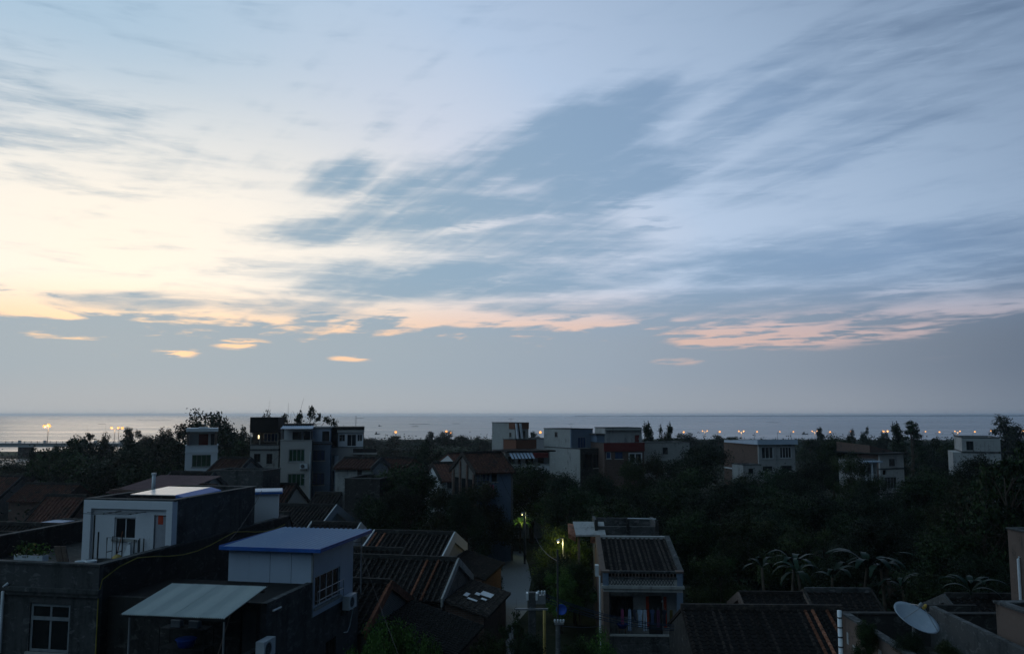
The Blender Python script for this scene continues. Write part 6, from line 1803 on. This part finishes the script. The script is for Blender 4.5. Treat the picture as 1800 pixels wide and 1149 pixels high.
# van
vl = ground(884, 969, 0)
V = thing('parked_van', 'dull green minivan parked at the dark far end of the lane, rear window pale-framed', 'van', (vl.x, vl.y + .3, 0), R(-4))
bw_, bl_, bh_ = .84, 3.7, 1.85
k = MB(); prof = [(0, .35), (0, 1.0), (.10, 1.75), (.35, bh_), (2.7, bh_), (3.35, 1.15), (3.9, .95), (3.95, .35)]
k.prism([(p_[0], p_[1]) for p_ in prof], 'x', -bw_, bw_); k.build('body', M['carpaint'], V)
MB().hexa([(-.66, -.012, 1.05), (.66, -.012, 1.05), (.66, .05, 1.05), (-.66, .05, 1.05), (-.62, .055, 1.62), (.62, .055, 1.62), (.62, .10, 1.62), (-.62, .10, 1.62)]).build('rear_window', M['glass'], V)
k = MB(); k.box(-.72, -.018, .98, .72, .0, 1.05); k.hexa([(-.74, -.016, 1.05), (-.67, -.016, 1.05), (-.67, .0, 1.05), (-.74, .0, 1.05), (-.70, .055, 1.68), (-.63, .055, 1.68), (-.63, .1, 1.68), (-.70, .1, 1.68)]); k.hexa([(.67, -.016, 1.05), (.74, -.016, 1.05), (.74, .0, 1.05), (.67, .0, 1.05), (.63, .055, 1.68), (.70, .055, 1.68), (.70, .1, 1.68), (.63, .1, 1.68)]); k.box(-.7, .05, 1.63, .7, .09, 1.69)
k.build('window_surround', M['frame_white'], V)['kind'] = 'stuff'
for s_ in (-1, 1):
    MB().box(s_ * bw_ - .01 if s_ > 0 else -bw_ - .012, .5, 1.1, s_ * bw_ + .012 if s_ > 0 else -bw_ + .01, 2.7, 1.65).build('side_window', M['glass'], V)
    MB().box(s_ * .78 - .06, -.02, .72, s_ * .78 + .06, .02, 1.0).build('tail_light', M['redpaint'], V)
    for y_ in (.7, 3.2):
        wh = MB().tube([(s_ * .62, y_, .3), (s_ * .85, y_, .3)], .3, 14).build('wheel', M['tyre'], V)
        MB().tube([(s_ * .851, y_, .3), (s_ * .86, y_, .3)], .17, 10).build('rim', M['metal'], wh)
MB().box(-.82, -.10, .32, .82, -.001, .52).build('bumper', M['iron'], V)
MB().box(-.25, -.012, .62, .25, -.001, .76).build('number_plate', M['whiteplastic'], V)

def lane_lamp(px, py, Y, label, watts, col, base=0.0):
    p = spot(px, py, Y)
    T_ = thing('lane_lamp', label, 'street lamp', (p.x, Y, base))
    MB().tube([(0, 0, 0), (0, 0, p.z - base + .2)], .05, 7).build('post', M['metal'], T_)
    MB().tube([(0, 0, p.z - base + .15), (-.15, -.05, p.z - base + .22), (-.35, -.1, p.z - base + .15)], .025, 6).build('arm', M['metal'], T_)
    MB().lathe([(.14, 0), (.10, .08), (.03, .13)], (-.35, -.1, p.z - base + .02), 10).build('shade', M['whiteplastic'], T_, True)
    MB().lathe([(.02, -.07), (.05, -.03), (.05, .02), (.03, .05)], (-.35, -.1, p.z - base - .0), 8).build('bulb', M['bulb'], T_, True)
    l = bpy.data.lights.new('lamp_light', 'POINT'); l.energy = watts; l.color = col; l.shadow_soft_size = .08
    lo = bpy.data.objects.new('lamp_light', l); COL.objects.link(lo); lo.parent = T_; lo.location = (-.35, -.1, p.z - base - .16)
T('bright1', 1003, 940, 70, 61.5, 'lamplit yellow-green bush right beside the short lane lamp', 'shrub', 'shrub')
lane_lamp(990, 951, 59.6, 'lit lane lamp on a short post in the bushes by the veranda house', 60, (1.0, .90, .34))
lane_lamp(924, 903, 85.0, 'lit lane lamp above the palm at the lane end', 45, (.9, 1.0, .35))
# odds and ends along the lane
def planks_pile(px, py, Y, label):
    p = spot(px, py, Y)
for i, (px, Y, w_, lab) in enumerate([(694, 61.5, .5, 'pale rag lying on the ground behind the long dark tiled house'), (714, 62.5, .35, 'small pale bag behind the long dark tiled house'), (725, 62, .6, 'wider pale bag right of the small one'), (765, 64, .7, 'folded pale tarpaulin in the dark yard behind the white gable')]):
    p = ground(px, 929, 2.0); T_ = thing('rubbish_bag', lab, 'bag', (p.x * Y / p.y, Y, 0))
    rg = random.Random(i)
    MB().lathe([(w_ * .5, 0), (w_ * .62, w_ * .3), (w_ * .5, w_ * .6), (w_ * .15, w_ * .85)], n=9).build('body', M['whiteplastic'], T_, True)
    MB().lathe([(w_ * .15, w_ * .83), (w_ * .2, w_ * 1.0), (w_ * .05, w_ * 1.02)], n=7).build('neck', M['whiteplastic'], T_)
